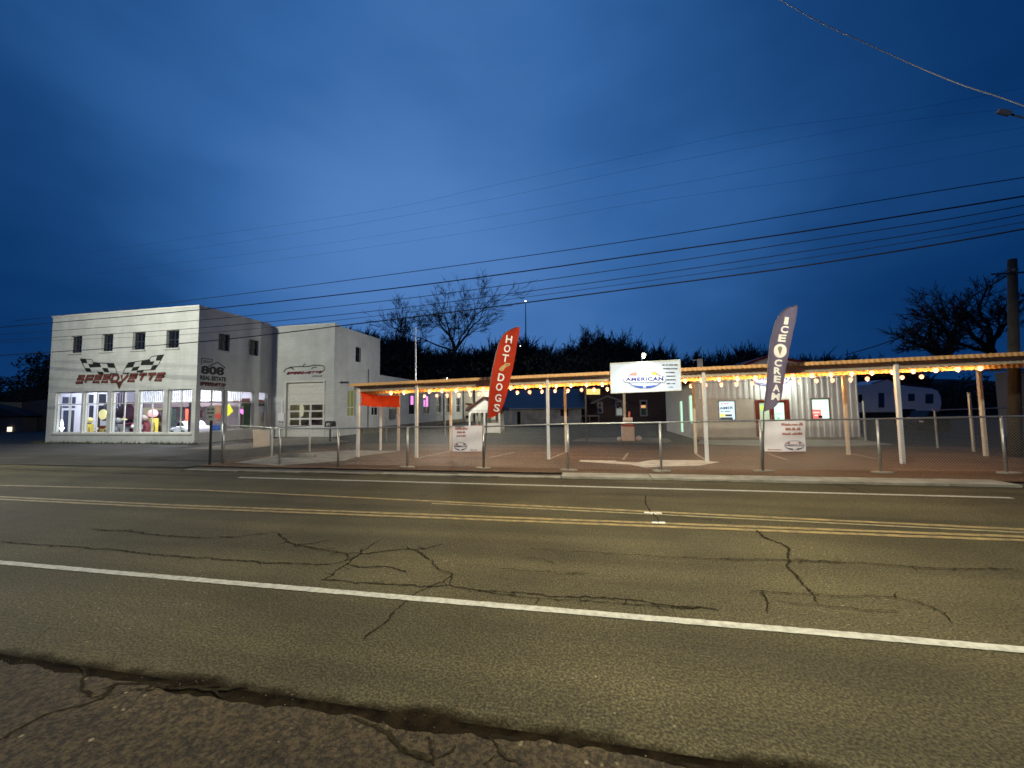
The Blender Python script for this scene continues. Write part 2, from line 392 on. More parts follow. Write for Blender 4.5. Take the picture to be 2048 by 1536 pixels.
G_dark = mat('dark_glass', (0.006, 0.008, 0.014), 0.08, spec=0.7)

# ---------------------------------------------------------------- street lamps (out of frame, they light the road)
def street_lamp(loc, power, label, rz, col=(1.0, 0.86, 0.60), h=9.0, arm=2.2, cone=None):
    x, y = loc
    t = empty('street_lamp', (x, y, 0), label, 'street lamp', 'cobra head street lamps')
    ax, ay = math.cos(rz), math.sin(rz)
    p = MB(); p.tube([(x, y, 0), (x, y, h)], [0.11, 0.07], 10); make('pole', p, M_galv, t, smooth=True)
    a = MB(); a.tube([(x, y, h - 0.3), (x + ax * arm * .5, y + ay * arm * .5, h + .25), (x + ax * arm, y + ay * arm, h + .3)], 0.035, 8); make('arm', a, M_galv, t, smooth=True)
    hx, hy = x + ax * (arm + .25), y + ay * (arm + .25)
    hd = MB(); hd.sphere((hx, hy, h + .33), 0.3, 12, 6, 0.35); make('lamp_head', hd, M_galv, t, smooth=True)
    ln = MB(); ln.cyl(hx, hy, h + 0.19, h + 0.21, 0.16, 14); make('lens', ln, emis('street_lamp_lens', col, 8), t)
    ld = bpy.data.lights.new('street_light', 'SPOT' if cone else 'POINT'); ld.energy = power; ld.color = col; ld.shadow_soft_size = 0.16
    if cone: ld.spot_size = R(cone); ld.spot_blend = 0.22
    lo = bpy.data.objects.new('street_light', ld); COL.objects.link(lo); lo.parent = t; lo.location = (hx - x, hy - y, h - 0.02)
    return t
street_lamp((6.0, 1.9), 4600, 'galvanised street lamp on the near pavement, right of the viewer', R(147), h=7.4, arm=5.0, col=(1.0, .93, .68), cone=174)
street_lamp((-25.0, 7.0), 5200, 'galvanised street lamp across from the white brick showroom', R(45), h=9.0, arm=2.4, col=(1.0, 0.99, 0.84))

# ---------------------------------------------------------------- ground, road, lot
g = MB(); g.quad((-900, -300, -0.03), (900, -300, -0.03), (900, 1500, -0.03), (-900, 1500, -0.03)); make('ground', g, M_ground, kind='structure', local=True)
def sheet(name, poly, z, m, kind='structure'):
    mb = MB(); mb.add([(p[0], p[1], z) for p in poly], [tuple(range(len(poly)))]); return make(name, mb, m, kind=kind, local=True)
def wobble(x, a, f, s=0.0): return a * (math.sin(x * f + s) * .5 + math.sin(x * f * 2.7 + s * 2.1) * .3 + math.sin(x * f * 6.1 + s * .7) * .2)
xs = [-70 + i * 0.5 for i in range(281)]
# road sheet
rd = MB(); vs = []
for x in xs: vs += [(x, 2.28, 0.0), (x, 10.5 + wobble(x, .06, 1.1), 0.0)]
rd.add(vs, [(2 * i, 2 * i + 2, 2 * i + 3, 2 * i + 1) for i in range(len(xs) - 1)]); make('road', rd, M_road, kind='structure', local=True)
# near pavement (worn, coarse), with the soil filled joint between
np_ = MB(); xf = [-14 + i * 0.04 for i in range(700)]; vs = []
for x in xf: vs += [(x, -6.0, 0.012), (x, 2.19 + wobble(x, .03, 1.3, 1.0) + wobble(x, .03, 4.3, 2.0) + wobble(x, .012, 17, 0.5) + random.uniform(-.006, .006), 0.012)]
np_.add(vs, [(2 * i, 2 * i + 2, 2 * i + 3, 2 * i + 1) for i in range(len(xf) - 1)])
# broken edge thickness
np_.add([(x, y, z) for (x, y, _) in vs[1::2] for z in (0.012, -0.02)], [(2 * i, 2 * i + 1, 2 * i + 3, 2 * i + 2) for i in range(len(xf) - 1)])
make('near_pavement', np_, M_near, kind='structure', local=True)
# soil and damp grit lying in the joint: its edge fades out unevenly into the road
t_ = M_soil.node_tree; b_ = t_.nodes['Principled BSDF']
tcs = t_.nodes.new('ShaderNodeTexCoord'); sps = t_.nodes.new('ShaderNodeSeparateXYZ'); t_.links.new(tcs.outputs['Object'], sps.inputs[0])
ns = t_.nodes.new('ShaderNodeTexNoise'); ns.inputs['Scale'].default_value = 1.6; ns.inputs['Detail'].default_value = 9; ns.inputs['Roughness'].default_value = 0.68; t_.links.new(tcs.outputs['Object'], ns.inputs[0])
m1 = t_.nodes.new('ShaderNodeMath'); m1.operation = 'MULTIPLY_ADD'; m1.inputs[1].default_value = -0.42; t_.links.new(ns.outputs[0], m1.inputs[0]); t_.links.new(sps.outputs[1], m1.inputs[2])
m2 = t_.nodes.new('ShaderNodeMapRange'); m2.inputs['From Min'].default_value = 2.03; m2.inputs['From Max'].default_value = 2.15; m2.inputs['To Min'].default_value = 0.95; m2.inputs['To Max'].default_value = 0.0; t_.links.new(m1.outputs[0], m2.inputs['Value'])
t_.links.new(m2.outputs[0], b_.inputs['Alpha'])
gs = MB(); vs = []
for x in xf: vs += [(x, 2.00, 0.004), (x, 2.75, 0.004)]
gs.add(vs, [(2 * i, 2 * i + 2, 2 * i + 3, 2 * i + 1) for i in range(len(xf) - 1)]); make('gutter_joint', gs, M_soil, kind='structure', local=True)

# lot behind the fence: worn, stained concrete under the canopy, reddened to paint in the bulbs' orange light, asphalt behind
sheet('parking_lot', [(-17.0, 12.2), (60, 12.2), (60, 70), (-17.0, 70)], 0.004, M_drive)
lot = MB(); vs = []
for x in [-13.2 + i * .3 for i in range(121)]: vs += [(x, 11.0 + wobble(x, .06, 1.5, 2), 0.010), (x, 19.3 + wobble(x, .3, .6), 0.010)]
lot.add(vs, [(2 * i, 2 * i + 2, 2 * i + 3, 2 * i + 1) for i in range(120)]); make('canopy_forecourt', lot, M_lot, kind='structure', local=True)
sheet('showroom_drive', [(-70, 10.6), (-13.2, 10.6), (-13.2, 12.3), (-16.9, 12.3), (-16.9, 60), (-70, 60)], 0.004, M_drive)
# pale concrete kerb strip along the road, broken in slabs
x = -12.6; k = 0
while x < 9.2:
    w = random.uniform(1.6, 2.9); x1 = min(x + w, 9.2); mb = MB()
    y0 = 10.05 + 0.012 * (x + 12) ; y1 = y0 + (0.26 if x < -1 else 0.62)
    n = 8; pts = [(x + (x1 - x) * i / n, y0 + random.uniform(-.02, .02)) for i in range(n + 1)] + [(x1 - (x1 - x) * i / n, y1 + random.uniform(-.025, .025)) for i in range(n + 1)]
    mb.prism([(p[0], p[1], 0.001) for p in pts], (0, 0, 0.055 if x > -1 else 0.03))
    make('kerb_slab', mb, M_conc if x > -6 else M_conc_d, kind='structure', local=False)
    x = x1 + 0.025; k += 1
# bare concrete apron below the sign, its colour paled to paint in the sign lamp's light
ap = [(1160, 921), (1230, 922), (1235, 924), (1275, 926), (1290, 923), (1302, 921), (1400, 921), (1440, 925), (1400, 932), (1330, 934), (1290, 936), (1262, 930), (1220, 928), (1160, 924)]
sheet('concrete_apron', [atz(a, b)[:2] for a, b in ap], 0.016, mat('sign_lit_concrete', (0.52, 0.48, 0.39), 0.8, var=0.4, vscale=3, bump=.4, bscale=30))
# light patch of pavement before the shop and at the pump
sheet('shop_walk', [atz(a, b)[:2] for a, b in [(1395, 889), (1400, 880), (1722, 880), (1790, 890), (1700, 893), (1560, 894)]], 0.018, M_conc)
sheet('pump_island_slab', [atz(a, b)[:2] for a, b in [(1160, 877), (1260, 875), (1335, 877), (1345, 884), (1330, 886), (1200, 885), (1140, 883)]], 0.018, M_conc_d)
sheet('side_walk', [atz(a, b)[:2] for a, b in [(360, 898), (500, 886), (560, 876), (640, 872), (700, 884), (560, 892), (470, 900)]], 0.012, M_conc_d)
sheet('corner_apron', [atz(a, b)[:2] for a, b in [(470, 926), (560, 910), (660, 903), (706, 901), (800, 903), (716, 913), (690, 922), (560, 932)]], 0.014, M_conc)

# road paint (each line follows the road; slightly ragged edges)
def line(name, y, w, x0, x1, m, step=0.18, jag=0.006, z=0.006):
    mb = MB(); n = int((x1 - x0) / step); vs = []
    for i in range(n + 1):
        xx = x0 + (x1 - x0) * i / n; yy = y(xx) if callable(y) else y
        vs += [(xx, yy - w / 2 + random.uniform(-jag, jag), z), (xx, yy + w / 2 + random.uniform(-jag, jag), z)]
    mb.add(vs, [(2 * i, 2 * i + 2, 2 * i + 3, 2 * i + 1) for i in range(n)])
    return make(name, mb, m, kind='structure', local=True)
sc = 1.85 / 1.62
line('edge_line', lambda x: 3.17 * sc + .01 * math.sin(x * .4), 0.092, -30, 12, M_white_line, step=.05, jag=.004)
line('far_edge_line', lambda x: 8.05 * sc - .004 * x, 0.115, -9.6, 8.02, M_white_line)
yl = lambda x: (5.60 + (0.014 * x if x > -8 else -.112 - .01 * (x + 8))) * sc
yu = lambda x: (6.27 + (-0.040 * x if x > -9 else .36 + .03 * (x + 9))) * sc
line('centre_line', lambda x: yl(x) - .085, 0.10, -30, 12, M_yellow_line)
line('centre_line', lambda x: yl(x) + .085, 0.10, -30, 12, M_yellow_line)
line('lane_line', lambda x: yu(x) + .07, 0.10, -30, 12, M_yellow_line)
line('lane_line', lambda x: yu(x) - .10, 0.06, -3.0, 12, mat('faded_yellow_paint', (0.30, 0.25, 0.12), 0.7, col2=(0.15, 0.13, 0.08), vscale=9))
# faded parking stall lines under the canopy
for a, b in [((901, 903), (835, 917)), ((1132, 905), (1098, 919)), ((1391, 908), (1411, 921)), ((1690, 906), (1766, 921)), ((1030, 905), (975, 917)), ((1256, 907), (1246, 920)), ((1535, 908), (1575, 921))]:
    p, q = atz(*a), atz(*b); mb = MB(); mb.ribbon([(p.x, p.y, .017), ((p.x + q.x) / 2, (p.y + q.y) / 2, .017), (q.x, q.y, .017)], .09)
    make('stall_line', mb, mat('faded_stall_paint', (0.36, 0.33, 0.26), 0.8, col2=(0.16, 0.13, 0.10), vscale=8), kind='structure', local=True)

# cracks, traced on the road
class CrackMesh:
    """ribbons three vertices wide with a 'core' value that is 1 on the centre line, so their edges can crumble away in the material"""
    def __init__(self): self.v = []; self.f = []; self.c = []; self.k = 0
    def rib(self, pts, ws):
        self.k += 1; dz = .00012 * self.k; o = len(self.v); pts = [Vector(p) for p in pts]
        for i, p in enumerate(pts):
            d = (pts[min(i + 1, len(pts) - 1)] - pts[max(i - 1, 0)]).normalized(); s_ = Vector((-d.y, d.x, 0)) * ws[i]
            self.v += [tuple(p - s_ + Vector((0, 0, dz))), (p.x, p.y, p.z + dz), tuple(p + s_ + Vector((0, 0, dz)))]; self.c += [0, 1, 0]
        for i in range(len(pts) - 1):
            a = o + 3 * i; self.f += [(a, a + 3, a + 4, a + 1), (a + 1, a + 4, a + 5, a + 2)]
    def build(self, name):
        me = bpy.data.meshes.new(name); me.from_pydata(self.v, [], self.f); me.materials.append(M_crack)
        at_ = me.attributes.new('core', 'FLOAT', 'POINT'); at_.data.foreach_set('value', self.c)
        o = bpy.data.objects.new(name, me); COL.objects.link(o); o['kind'] = 'structure'; return o
M_crack = mat('crack_fill', (0.026, 0.021, 0.012), 0.95, col2=(0.012, 0.009, 0.005), vscale=25, spec=.05)
t_ = M_crack.node_tree; an = t_.nodes.new('ShaderNodeAttribute'); an.attribute_name = 'core'
tcs = t_.nodes.new('ShaderNodeTexCoord'); ns = t_.nodes.new('ShaderNodeTexNoise'); ns.inputs['Scale'].default_value = 14; ns.inputs['Detail'].default_value = 6; ns.inputs['Roughness'].default_value = .75; t_.links.new(tcs.outputs['Object'], ns.inputs[0])
ad_ = t_.nodes.new('ShaderNodeMath'); ad_.operation = 'MULTIPLY_ADD'; ad_.inputs[1].default_value = 1.5; t_.links.new(ns.outputs[0], ad_.inputs[0]); t_.links.new(an.outputs['Fac'], ad_.inputs[2])
mr_ = t_.nodes.new('ShaderNodeMapRange'); mr_.inputs['From Min'].default_value = 1.20; mr_.inputs['From Max'].default_value = 1.60; mr_.inputs['To Max'].default_value = .96; t_.links.new(ad_.outputs[0], mr_.inputs['Value'])
t_.links.new(mr_.outputs[0], t_.nodes['Principled BSDF'].inputs['Alpha'])
def crack(pts, w, z=0.0035, jag=.03, m=None, branch=True):
    P = [atz(a, b) for a, b in pts]; out_ = []; ws = []; dx = dy = 0
    for i in range(len(P) - 1):
        a, b = P[i], P[i + 1]; n = max(2, int((b - a).length / 0.035))
        for k in range(n):
            q = a.lerp(b, k / n); dx = dx * .75 + random.gauss(0, jag * .28); dy = dy * .75 + random.gauss(0, jag * .28)
            out_.append((q.x + dx, q.y + dy, z)); ws.append(w * random.uniform(.6, 1.4))
    out_.append((P[-1].x, P[-1].y, z)); ws.append(.003); ws[0] = .004
    CR.rib(out_, ws)
    if branch:
        for i in range(4, len(out_) - 4, 6):
            if random.random() < .5:
                a = random.uniform(0, 6.28); l_ = random.uniform(.06, .22); q = out_[i]; k = 5; a2 = a; bp = [q]
                for _ in range(k): a2 += random.gauss(0, .4); bp.append((bp[-1][0] + math.cos(a2) * l_ / k, bp[-1][1] + math.sin(a2) * l_ / k, z))
                CR.rib(bp, [w * (1 - .8 * i_ / k) for i_ in range(k + 1)])
CR = CrackMesh()
crack([(905, 1150), (885, 1165), (860, 1172), (830, 1186), (812, 1203), (790, 1220), (772, 1245), (750, 1262), (722, 1286)], .022)
crack([(640, 1164), (660, 1150), (690, 1128), (725, 1105), (762, 1080)], .024)
crack([(556, 1066), (572, 1082), (592, 1090), (640, 1085), (665, 1080)], .03)
crack([(690, 1127), (720, 1135), (770, 1133), (800, 1138), (820, 1145)], .026)
crack([(690, 1107), (740, 1106), (800, 1100), (850, 1098), (888, 1088)], .026)
crack([(826, 1101), (845, 1113), (862, 1120)], .03)
crack([(640, 1160), (700, 1166), (760, 1168), (830, 1172), (900, 1173), (960, 1182), (1040, 1186), (1100, 1193), (1180, 1196), (1260, 1200), (1360, 1214), (1440, 1222)], .022)
crack([(960, 1183), (1030, 1192), (1100, 1199), (1180, 1204), (1300, 1212), (1400, 1218)], .014)
crack([(0, 1085), (120, 1092), (240, 1102), (330, 1112), (420, 1118), (520, 1126), (600, 1128), (660, 1130)], .022)
crack([(180, 1060), (250, 1062), (330, 1072), (400, 1076), (470, 1075), (540, 1066)], .022)
crack([(1515, 1062), (1530, 1075), (1555, 1085), (1578, 1098), (1580, 1118), (1575, 1135), (1590, 1150), (1600, 1168), (1625, 1186)], .034)
crack([(660, 1130), (700, 1120), (692, 1108), (640, 1100), (592, 1090)], .022)
crack([(862, 1120), (880, 1140), (905, 1150), (900, 1172)], .018)
crack([(1580, 1118), (1640, 1124), (1700, 1127)], .016)
crack([(1625, 1186), (1640, 1210)], .016)
crack([(540, 1066), (556, 1066)], .02)
crack([(1345, 1030), (1385, 1038), (1440, 1042), (1475, 1050), (1515, 1062)], .014)
crack([(1290, 992), (1288, 1003), (1300, 1022), (1318, 1043)], .02)
crack([(1230, 990), (1262, 988), (1290, 992), (1340, 995)], .012, branch=False)
crack([(1500, 1185), (1530, 1186), (1600, 1192), (1700, 1192), (1790, 1198), (1850, 1212), (1890, 1228), (1910, 1250)], .016)
crack([(1560, 1205), (1640, 1212), (1740, 1222), (1800, 1228)], .012)
crack([(1350, 1116), (1450, 1119), (1560, 1122), (1700, 1126), (1850, 1138), (2040, 1142)], .020)
crack([(1060, 1100), (1140, 1104), (1230, 1110), (1350, 1116)], .014)
crack([(1000, 1140), (1080, 1146), (1180, 1150)], .012)
crack([(1120, 1135), (1080, 1120), (1040, 1118)], .010)
crack([(1525, 1186), (1540, 1210), (1536, 1228)], .018)
crack([(710, 1010), (860, 1020), (1020, 1030), (1180, 1040), (1290, 1036)], .010, branch=False)
crack([(640, 948), (800, 950), (1000, 955), (1200, 960), (1400, 963), (1700, 966)], .030, branch=False)
crack([(0, 938), (200, 946), (420, 953), (560, 948), (700, 956)], .045, branch=False)
crack([(930, 979), (1060, 984), (1160, 990), (1260, 992)], .014, branch=False)
crack([(1650, 962), (1690, 975), (1740, 990)], .02)
crack([(60, 1290), (120, 1250)], .006, branch=False)
CR.build('road_cracks')
CR = CrackMesh()
crack([(0, 1486), (40, 1462), (90, 1436), (150, 1418), (205, 1398), (232, 1372)], .022, z=.016)
crack([(185, 1400), (210, 1390), (235, 1372), (290, 1370), (340, 1382), (420, 1384), (500, 1376)], .03, z=.016)
crack([(700, 1440), (735, 1460), (775, 1475), (800, 1496), (850, 1524)], .03, z=.016)
crack([(160, 1335), (172, 1360), (166, 1380), (182, 1398)], .030, z=.016)
crack([(205, 1398), (250, 1388), (300, 1378), (380, 1382), (450, 1380)], .014, z=.016)
crack([(770, 1468), (800, 1495), (835, 1515), (870, 1536)], .03, z=.016)
crack([(855, 1478), (862, 1505), (866, 1536)], .02, z=.016)
crack([(905, 1498), (890, 1512), (872, 1524)], .012, z=.016)
crack([(975, 1478), (1000, 1500), (1022, 1524), (1045, 1536)], .02, z=.016)
crack([(990, 1520), (965, 1536)], .01, z=.016)
crack([(560, 1500), (520, 1536)], .008, z=.016)
CR.build('pavement_cracks')
# loose gravel on the joint and the near pavement
gv = MB()
for i in range(650):
    if random.random() < .6: x_ = random.uniform(-6, 3); y_ = random.gauss(2.28, .09)
    else: x_ = random.uniform(-4.5, 3.5); y_ = random.uniform(0.9, 3.0)
    r_ = random.choice((.0018, .002, .0025, .003, .006)) * random.uniform(.7, 1.3)
    c = Vector((x_, y_, (.016 if y_ < 2.2 else .004) + r_ * .4)); o_ = [Vector((random.uniform(-1, 1), random.uniform(-1, 1), random.uniform(-.6, .6))).normalized() * r_ for _ in range(6)]
    t4 = [c + Vector((r_, 0, 0)), c + Vector((-r_ * .5, r_ * .8, 0)), c + Vector((-r_ * .5, -r_ * .8, 0)), c + Vector((random.uniform(-.3, .3) * r_, random.uniform(-.3, .3) * r_, r_ * .8))]
    gv.add(t4, [(0, 1, 3), (1, 2, 3), (2, 0, 3), (0, 2, 1)])
make('loose_gravel', gv, mat('gravel', (0.26, 0.22, 0.15), 0.85, col2=(0.06, 0.05, 0.03), vscale=3.1), kind='stuff', local=True)
# reflective road studs / raised patches on the yellow lines
for (a, b) in [(1294, 1026), (1306, 1027), (1318, 1027), (1310, 1046), (1324, 1046)]:
    q = atz(a, b); mb = MB(); mb.hexa([(q.x - .05, q.y - .03, .007), (q.x + .05, q.y - .03, .007), (q.x + .05, q.y + .03, .007), (q.x - .05, q.y + .03, .007)], [(q.x - .035, q.y - .02, .016), (q.x + .035, q.y - .02, .016), (q.x + .035, q.y + .02, .016), (q.x - .035, q.y + .02, .016)])
    make('road_stud', mb, mat('stud_white', (0.45, 0.44, 0.40), 0.35), label='small pale road stud on the yellow lines in mid road', cat='road stud', group='pale road studs on the yellow lines')

# ---------------------------------------------------------------- showroom building (white painted brick)
YB = 18.5; XS = atz(388, 888)[0]; XL = atz(92, 886)[0]
H1 = aty(250, 624.5, YB).z
YW = atx(545, 700, XS).y; XW = aty(668, 760, YW).x; H2 = aty(610, 652, YW).z
Y2 = atx(760, 700, XW).y; H3 = atx(760, 743, XW).z; Y3 = atx(925, 800, XW).y
bld = empty('showroom_building', ((XL + XS) / 2, YB, 0), 'long white brick building with a lit showroom and a chequered flag logo', 'building')
front_o = (XL, YB, 0); fu = (1, 0, 0); fn_ = (0, -1, 0)
def fa(px, py=700): return aty(px, py, YB).x - XL
def fz(px, py): return aty(px, py, YB).z
bays = [(109.8, 162), (165.8, 213.5), (221.5, 268.5), (275.3, 325.5), (334, 382.5)]
zb0 = (fz(110, 867) + fz(382, 865)) / 2; zb1 = (fz(115, 784) + fz(385, 779)) / 2
uw = [(140.6, 163.8, 671.9, 706), (202.5, 225.8, 669, 702.9), (264.5, 290, 665, 699.5), (332, 357.5, 660.8, 696.2)]
fh = [(fa(a, 820), fa(b, 820), zb0, zb1) for a, b in bays]
uz1 = sum(fz((a + b) / 2, c) for a, b, c, d in uw) / 4; uz0 = sum(fz((a + b) / 2, d) for a, b, c, d in uw) / 4
uh = [(fa(a, 690), fa(b, 690), uz0, uz1) for a, b, c, d in uw]
mb = MB(); wall(mb, front_o, fu, XS - XL, H1, fh + uh, 0.25, fn_)
# left flank and rear closure
wall(mb, (XL, YW + 2, 0), (0, -1, 0), YW + 2 - YB - .25, H1, [], 0.25, (-1, 0, 0))
make('front_wall', mb, M_brick, bld)
M_frame_w = mat('window_frame_white', (0.62, 0.62, 0.56), 0.5)
for h in fh: window(bld, front_o, fu, fn_, *h, M_frame_w, G_clear, vm=(0.5,), hm=(0.70,), fw=0.055, dep=0.10, name='showroom_window')
for h in uh: window(bld, front_o, fu, fn_, *h, M_dark, G_dark, vm=(0.5,), hm=(0.5,), fw=0.06, dep=0.14, sill=0.08, msill=M_brick)
mb = MB(); bar(mb, front_o, fu, fn_, -.03, XS - XL + .03, H1, H1 + .10, -.05, .3); make('coping', mb, M_white, bld)
mb = MB(); bar(mb, front_o, fu, fn_, fh[0][0] - .15, fh[-1][1] + .1, zb0 - .10, zb0 - .003, -.06, .1); make('window_ledge', mb, M_white, bld)
# side wall
so = (XS + .003, YB + .002, 0); su = (0, 1, 0); sn = (1, 0, 0); SL = YW - YB
def sa(px, py=800): return atx(px, py, XS).y - YB
def sz(px, py): return atx(px, py, XS).z
sh = [(max(.28, sa(394.9)), sa(449.5), sz(394.6, 865), sz(394.6, 782)), (sa(455.5), sa(508), sz(456, 862), sz(456, 786)), (sa(517.4), sa(534.4), sz(518, 856), sz(518, 792))]
sm0 = sum(h[2] for h in sh) / 3; sm1 = sum(h[3] for h in sh) / 3
sh = [(a, b, zb0, zb1) for a, b, c, d in sh]
su_ = [(sa(437, 690), sa(459, 690), uz0, uz1), (sa(498, 690), sa(517, 690), uz0, uz1)]
mb = MB(); wall(mb, so, su, SL, H1 - .004, sh + su_, 0.25, sn)
make('side_wall', mb, M_brick, bld)
for h in sh[:2]: window(bld, so, su, sn, *h, M_frame_w, G_clear, vm=(0.5,), hm=(0.70,), fw=0.055, dep=0.10, name='showroom_window')
window(bld, so, su, sn, *sh[2], M_frame_w, G_clear, vm=(), hm=(0.70,), fw=0.055, dep=0.10, name='showroom_window')
for h in su_: window(bld, so, su, sn, *h, M_dark, G_dark, vm=(0.5,), hm=(0.5,), fw=0.06, dep=0.14, sill=0.08, msill=M_brick)
mb = MB(); bar(mb, so, su, sn, .35, SL - .32, H1 - .004, H1 + .096, -.05, .3); make('coping', mb, M_white, bld)
dg_ = MB(); bar(dg_, so, su, sn, sh[1][1] - .62, sh[1][1] - .10, zb0 + .06, zb0 + (zb1 - zb0) * .70, .17, .2); make('green_door', dg_, mat('green_door', (.05, .10, .03), .5), bld)
# garage wing front
wo = (XS, YW, 0); WL = XW - XS
def wa(px, py=820): return aty(px, py, YW).x - XS
def wz(px, py): return aty(px, py, YW).z
gd = (wa(572), wa(646.5), 0.0, (wz(572, 766) + wz(645, 763)) / 2)
mb = MB(); wall(mb, wo, fu, WL, H2, [gd], 0.3, fn_); make('wing_front_wall', mb, M_brick, bld)
# garage door: white sectional with 3x3 glazed panes low down
gcols = [(577, 596), (599, 616.5), (620, 645)]; grows = [(809.6, 820.7), (824, 836), (839.5, 850.6)]
gh = [(wa(a) - gd[0], wa(b) - gd[0], wz(610, r1), wz(610, r0)) for a, b in gcols for r0, r1 in grows]
gor = Vector(wo) + Vector((gd[0], 0, 0)); mb = MB(); wall(mb, gor - Vector(fn_) * .14, fu, gd[1] - gd[0], gd[3], gh, 0.05, fn_)
gdo = make('garage_door', mb, M_white, bld)
for h in gh:
    p = MB(); bar(p, gor, fu, fn_, h[0], h[1], h[2], h[3], .16, .17); make('pane', p, G_clear, gdo)
mb = MB()
for k in (0.35, .5, .64, .78): bar(mb, gor, fu, fn_, .02, gd[1] - gd[0] - .02, gd[3] * k + .55, gd[3] * k + .56, .136, .14)
make('panel_joint', mb, M_conc_d, gdo)
mb = MB(); bar(mb, gor, fu, fn_, -.12, gd[1] - gd[0] + .12, gd[3], gd[3] + .10, -.05, .0); bar(mb, gor, fu, fn_, -.12, 0, .01, gd[3], -.05, 0); bar(mb, gor, fu, fn_, gd[1] - gd[0], gd[1] - gd[0] + .12, .01, gd[3], -.05, 0)
make('garage_door_trim', mb, M_white, bld)
mb = MB(); mb.box(XS + .9, XS + 1.02, YW - .05, YW - .001, .9, 2.6); mb.box(XS + .7, XS + 1.2, YW - .12, YW - .06, 1.1, 1.7); make('light_spill_strip', mb, mat('pale_light_spill', (.72, .72, .78), .5), bld)  # pale boxes standing in for light spilled on the wall; no real meter
mb = MB(); bar(mb, wo, fu, fn_, .0, WL + .03, H2, H2 + .09, -.05, .3); make('coping', mb, M_white, bld)
# wing side wall, high part then low part
lo_ = (XW + .003, YW + .002, 0); LL = Y2 - YW
def la(px, py=820): return atx(px, py, XW).y - YW
def lz(px, py): return atx(px, py, XW).z
h_up = (la(711, 710), la(721.6, 710), lz(716, 724), lz(716, 694))
lz0 = lz(703, 833.5); lz1 = lz(703, 779.5)
hh = [(la(694.7), la(711), lz0, lz1), (la(743), la(758), lz0, lz1)]
mb = MB(); wall(mb, lo_, su, LL, H2 - .004, [h_up] + hh, 0.3, sn)
wall(mb, (XW - 6, Y2, H3), (1, 0, 0), 6, H2 - H3 - .004, [], .3, (0, 1, 0))
make('wing_side_wall', mb, M_brick, bld)
window(bld, lo_, su, sn, *h_up, M_dark, G_dark, vm=(), hm=(0.5,), fw=0.05, dep=0.14)
M_olive = emis('olive_lit_glass', (.16, .17, .05), .42); M_amber = emis('amber_lit_glass', (.30, .19, .06), .5)
window(bld, lo_, su, sn, *hh[0], M_frame_w, M_olive, vm=(0.5,), hm=(0.35,), fw=0.07, dep=0.12)
window(bld, lo_, su, sn, *hh[1], M_frame_w, G_dark, vm=(0.5,), hm=(0.35,), fw=0.07, dep=0.12)
# low long rear part
lo2 = (XW + .003, Y2 + .004, 0); L3 = Y3 - Y2
def ra(px): return atx(px, 820, XW).y - Y2
rh = [(784, 795, 'amber'), (817.8, 830.3, 'pink'), (846.9, 859.3, 'pink2'), (871.8, 882.3, 'd'), (893, 900, 'd'), (913, 921.6, 'd')]
h3s = (H3 + atx(905, 777, XW).z) / 2
mb = MB(); wall(mb, lo2, su, L3, h3s, [(ra(a), ra(b), lz0, lz1) for a, b, c in rh], 0.3, sn); make('rear_side_wall', mb, M_brick, bld)
M_pink = emis('pink_lit_glass', (.85, .28, .75), 1.0)
for a, b, c in rh:
    w = window(bld, lo2, su, sn, ra(a), ra(b), lz0, lz1, M_frame_w if c == 'd' else M_dark, M_amber if c == 'amber' else G_dark, vm=(0.5,), hm=(0.5,), fw=0.07, dep=0.12, sill=.1, msill=M_white)
    if 'pink' in c:
        q = MB(); A0, A1 = ra(a), ra(b)
        if c == 'pink': bar(q, lo2, su, sn, A0 + (A1 - A0) * .4, A1 - .25, lz0 + (lz1 - lz0) * .48, lz1 - .15, .08, .1)
        else: bar(q, lo2, su, sn, A0 + .1, A0 + (A1 - A0) * .38, lz0 + (lz1 - lz0) * .38, lz1 - .5, .08, .1); bar(q, lo2, su, sn, A0 + (A1 - A0) * .5, A1 - .25, lz0 + (lz1 - lz0) * .38, lz1 - .1, .08, .1)
        make('neon_sign', q, M_pink, w)
# roofs, drain pipe, foundations
mb = MB(); mb.box(XL + .25, XS - .25, YB + .25, YW + 2, H1 - .5, H1 - .4); mb.box(XS - .3, XW - .3, YW + .3, Y2, H2 - .5, H2 - .4); mb.box(XW - 12, XW - .3, Y2, Y3, h3s - .12, h3s); make('roof', mb, mat('roof_felt', (.05, .05, .055), .9), bld)
mb = MB(); q = atx(887, 820, XW); mb.tube([(XW + .08, q.y, .2), (XW + .08, q.y, h3s)], .07, 8); make('drain_pipe', mb, mat('pipe_grey', (.16, .17, .2), .5), bld); mb = MB(); q = atx(735, 820, XW); mb.tube([(XW + .06, q.y, .1), (XW + .06, q.y, H3)], .05, 8); make('drain_pipe', mb, mat('pipe_grey', (.16, .17, .2), .5), bld)
mb = MB(); mb.box(XW, XW + .35, Y2 - 3, Y3, .005, .42); make('concrete_footing', mb, M_conc_d, bld)
mb = MB(); mb.box(XW + .10, XW + .5, YW + .7, YW + 1.0, lz(681, 765) - .06, lz(681, 765) + .06); make('wall_light_fitting', mb, M_black, bld)
mb = MB(); q = atx(782, 846, XW); mb.box(XW, XW + .25, q.y - .4, q.y + .4, 1.0, 1.9); make('wall_box', mb, mat('meter_grey', (.12, .12, .12), .5), bld)

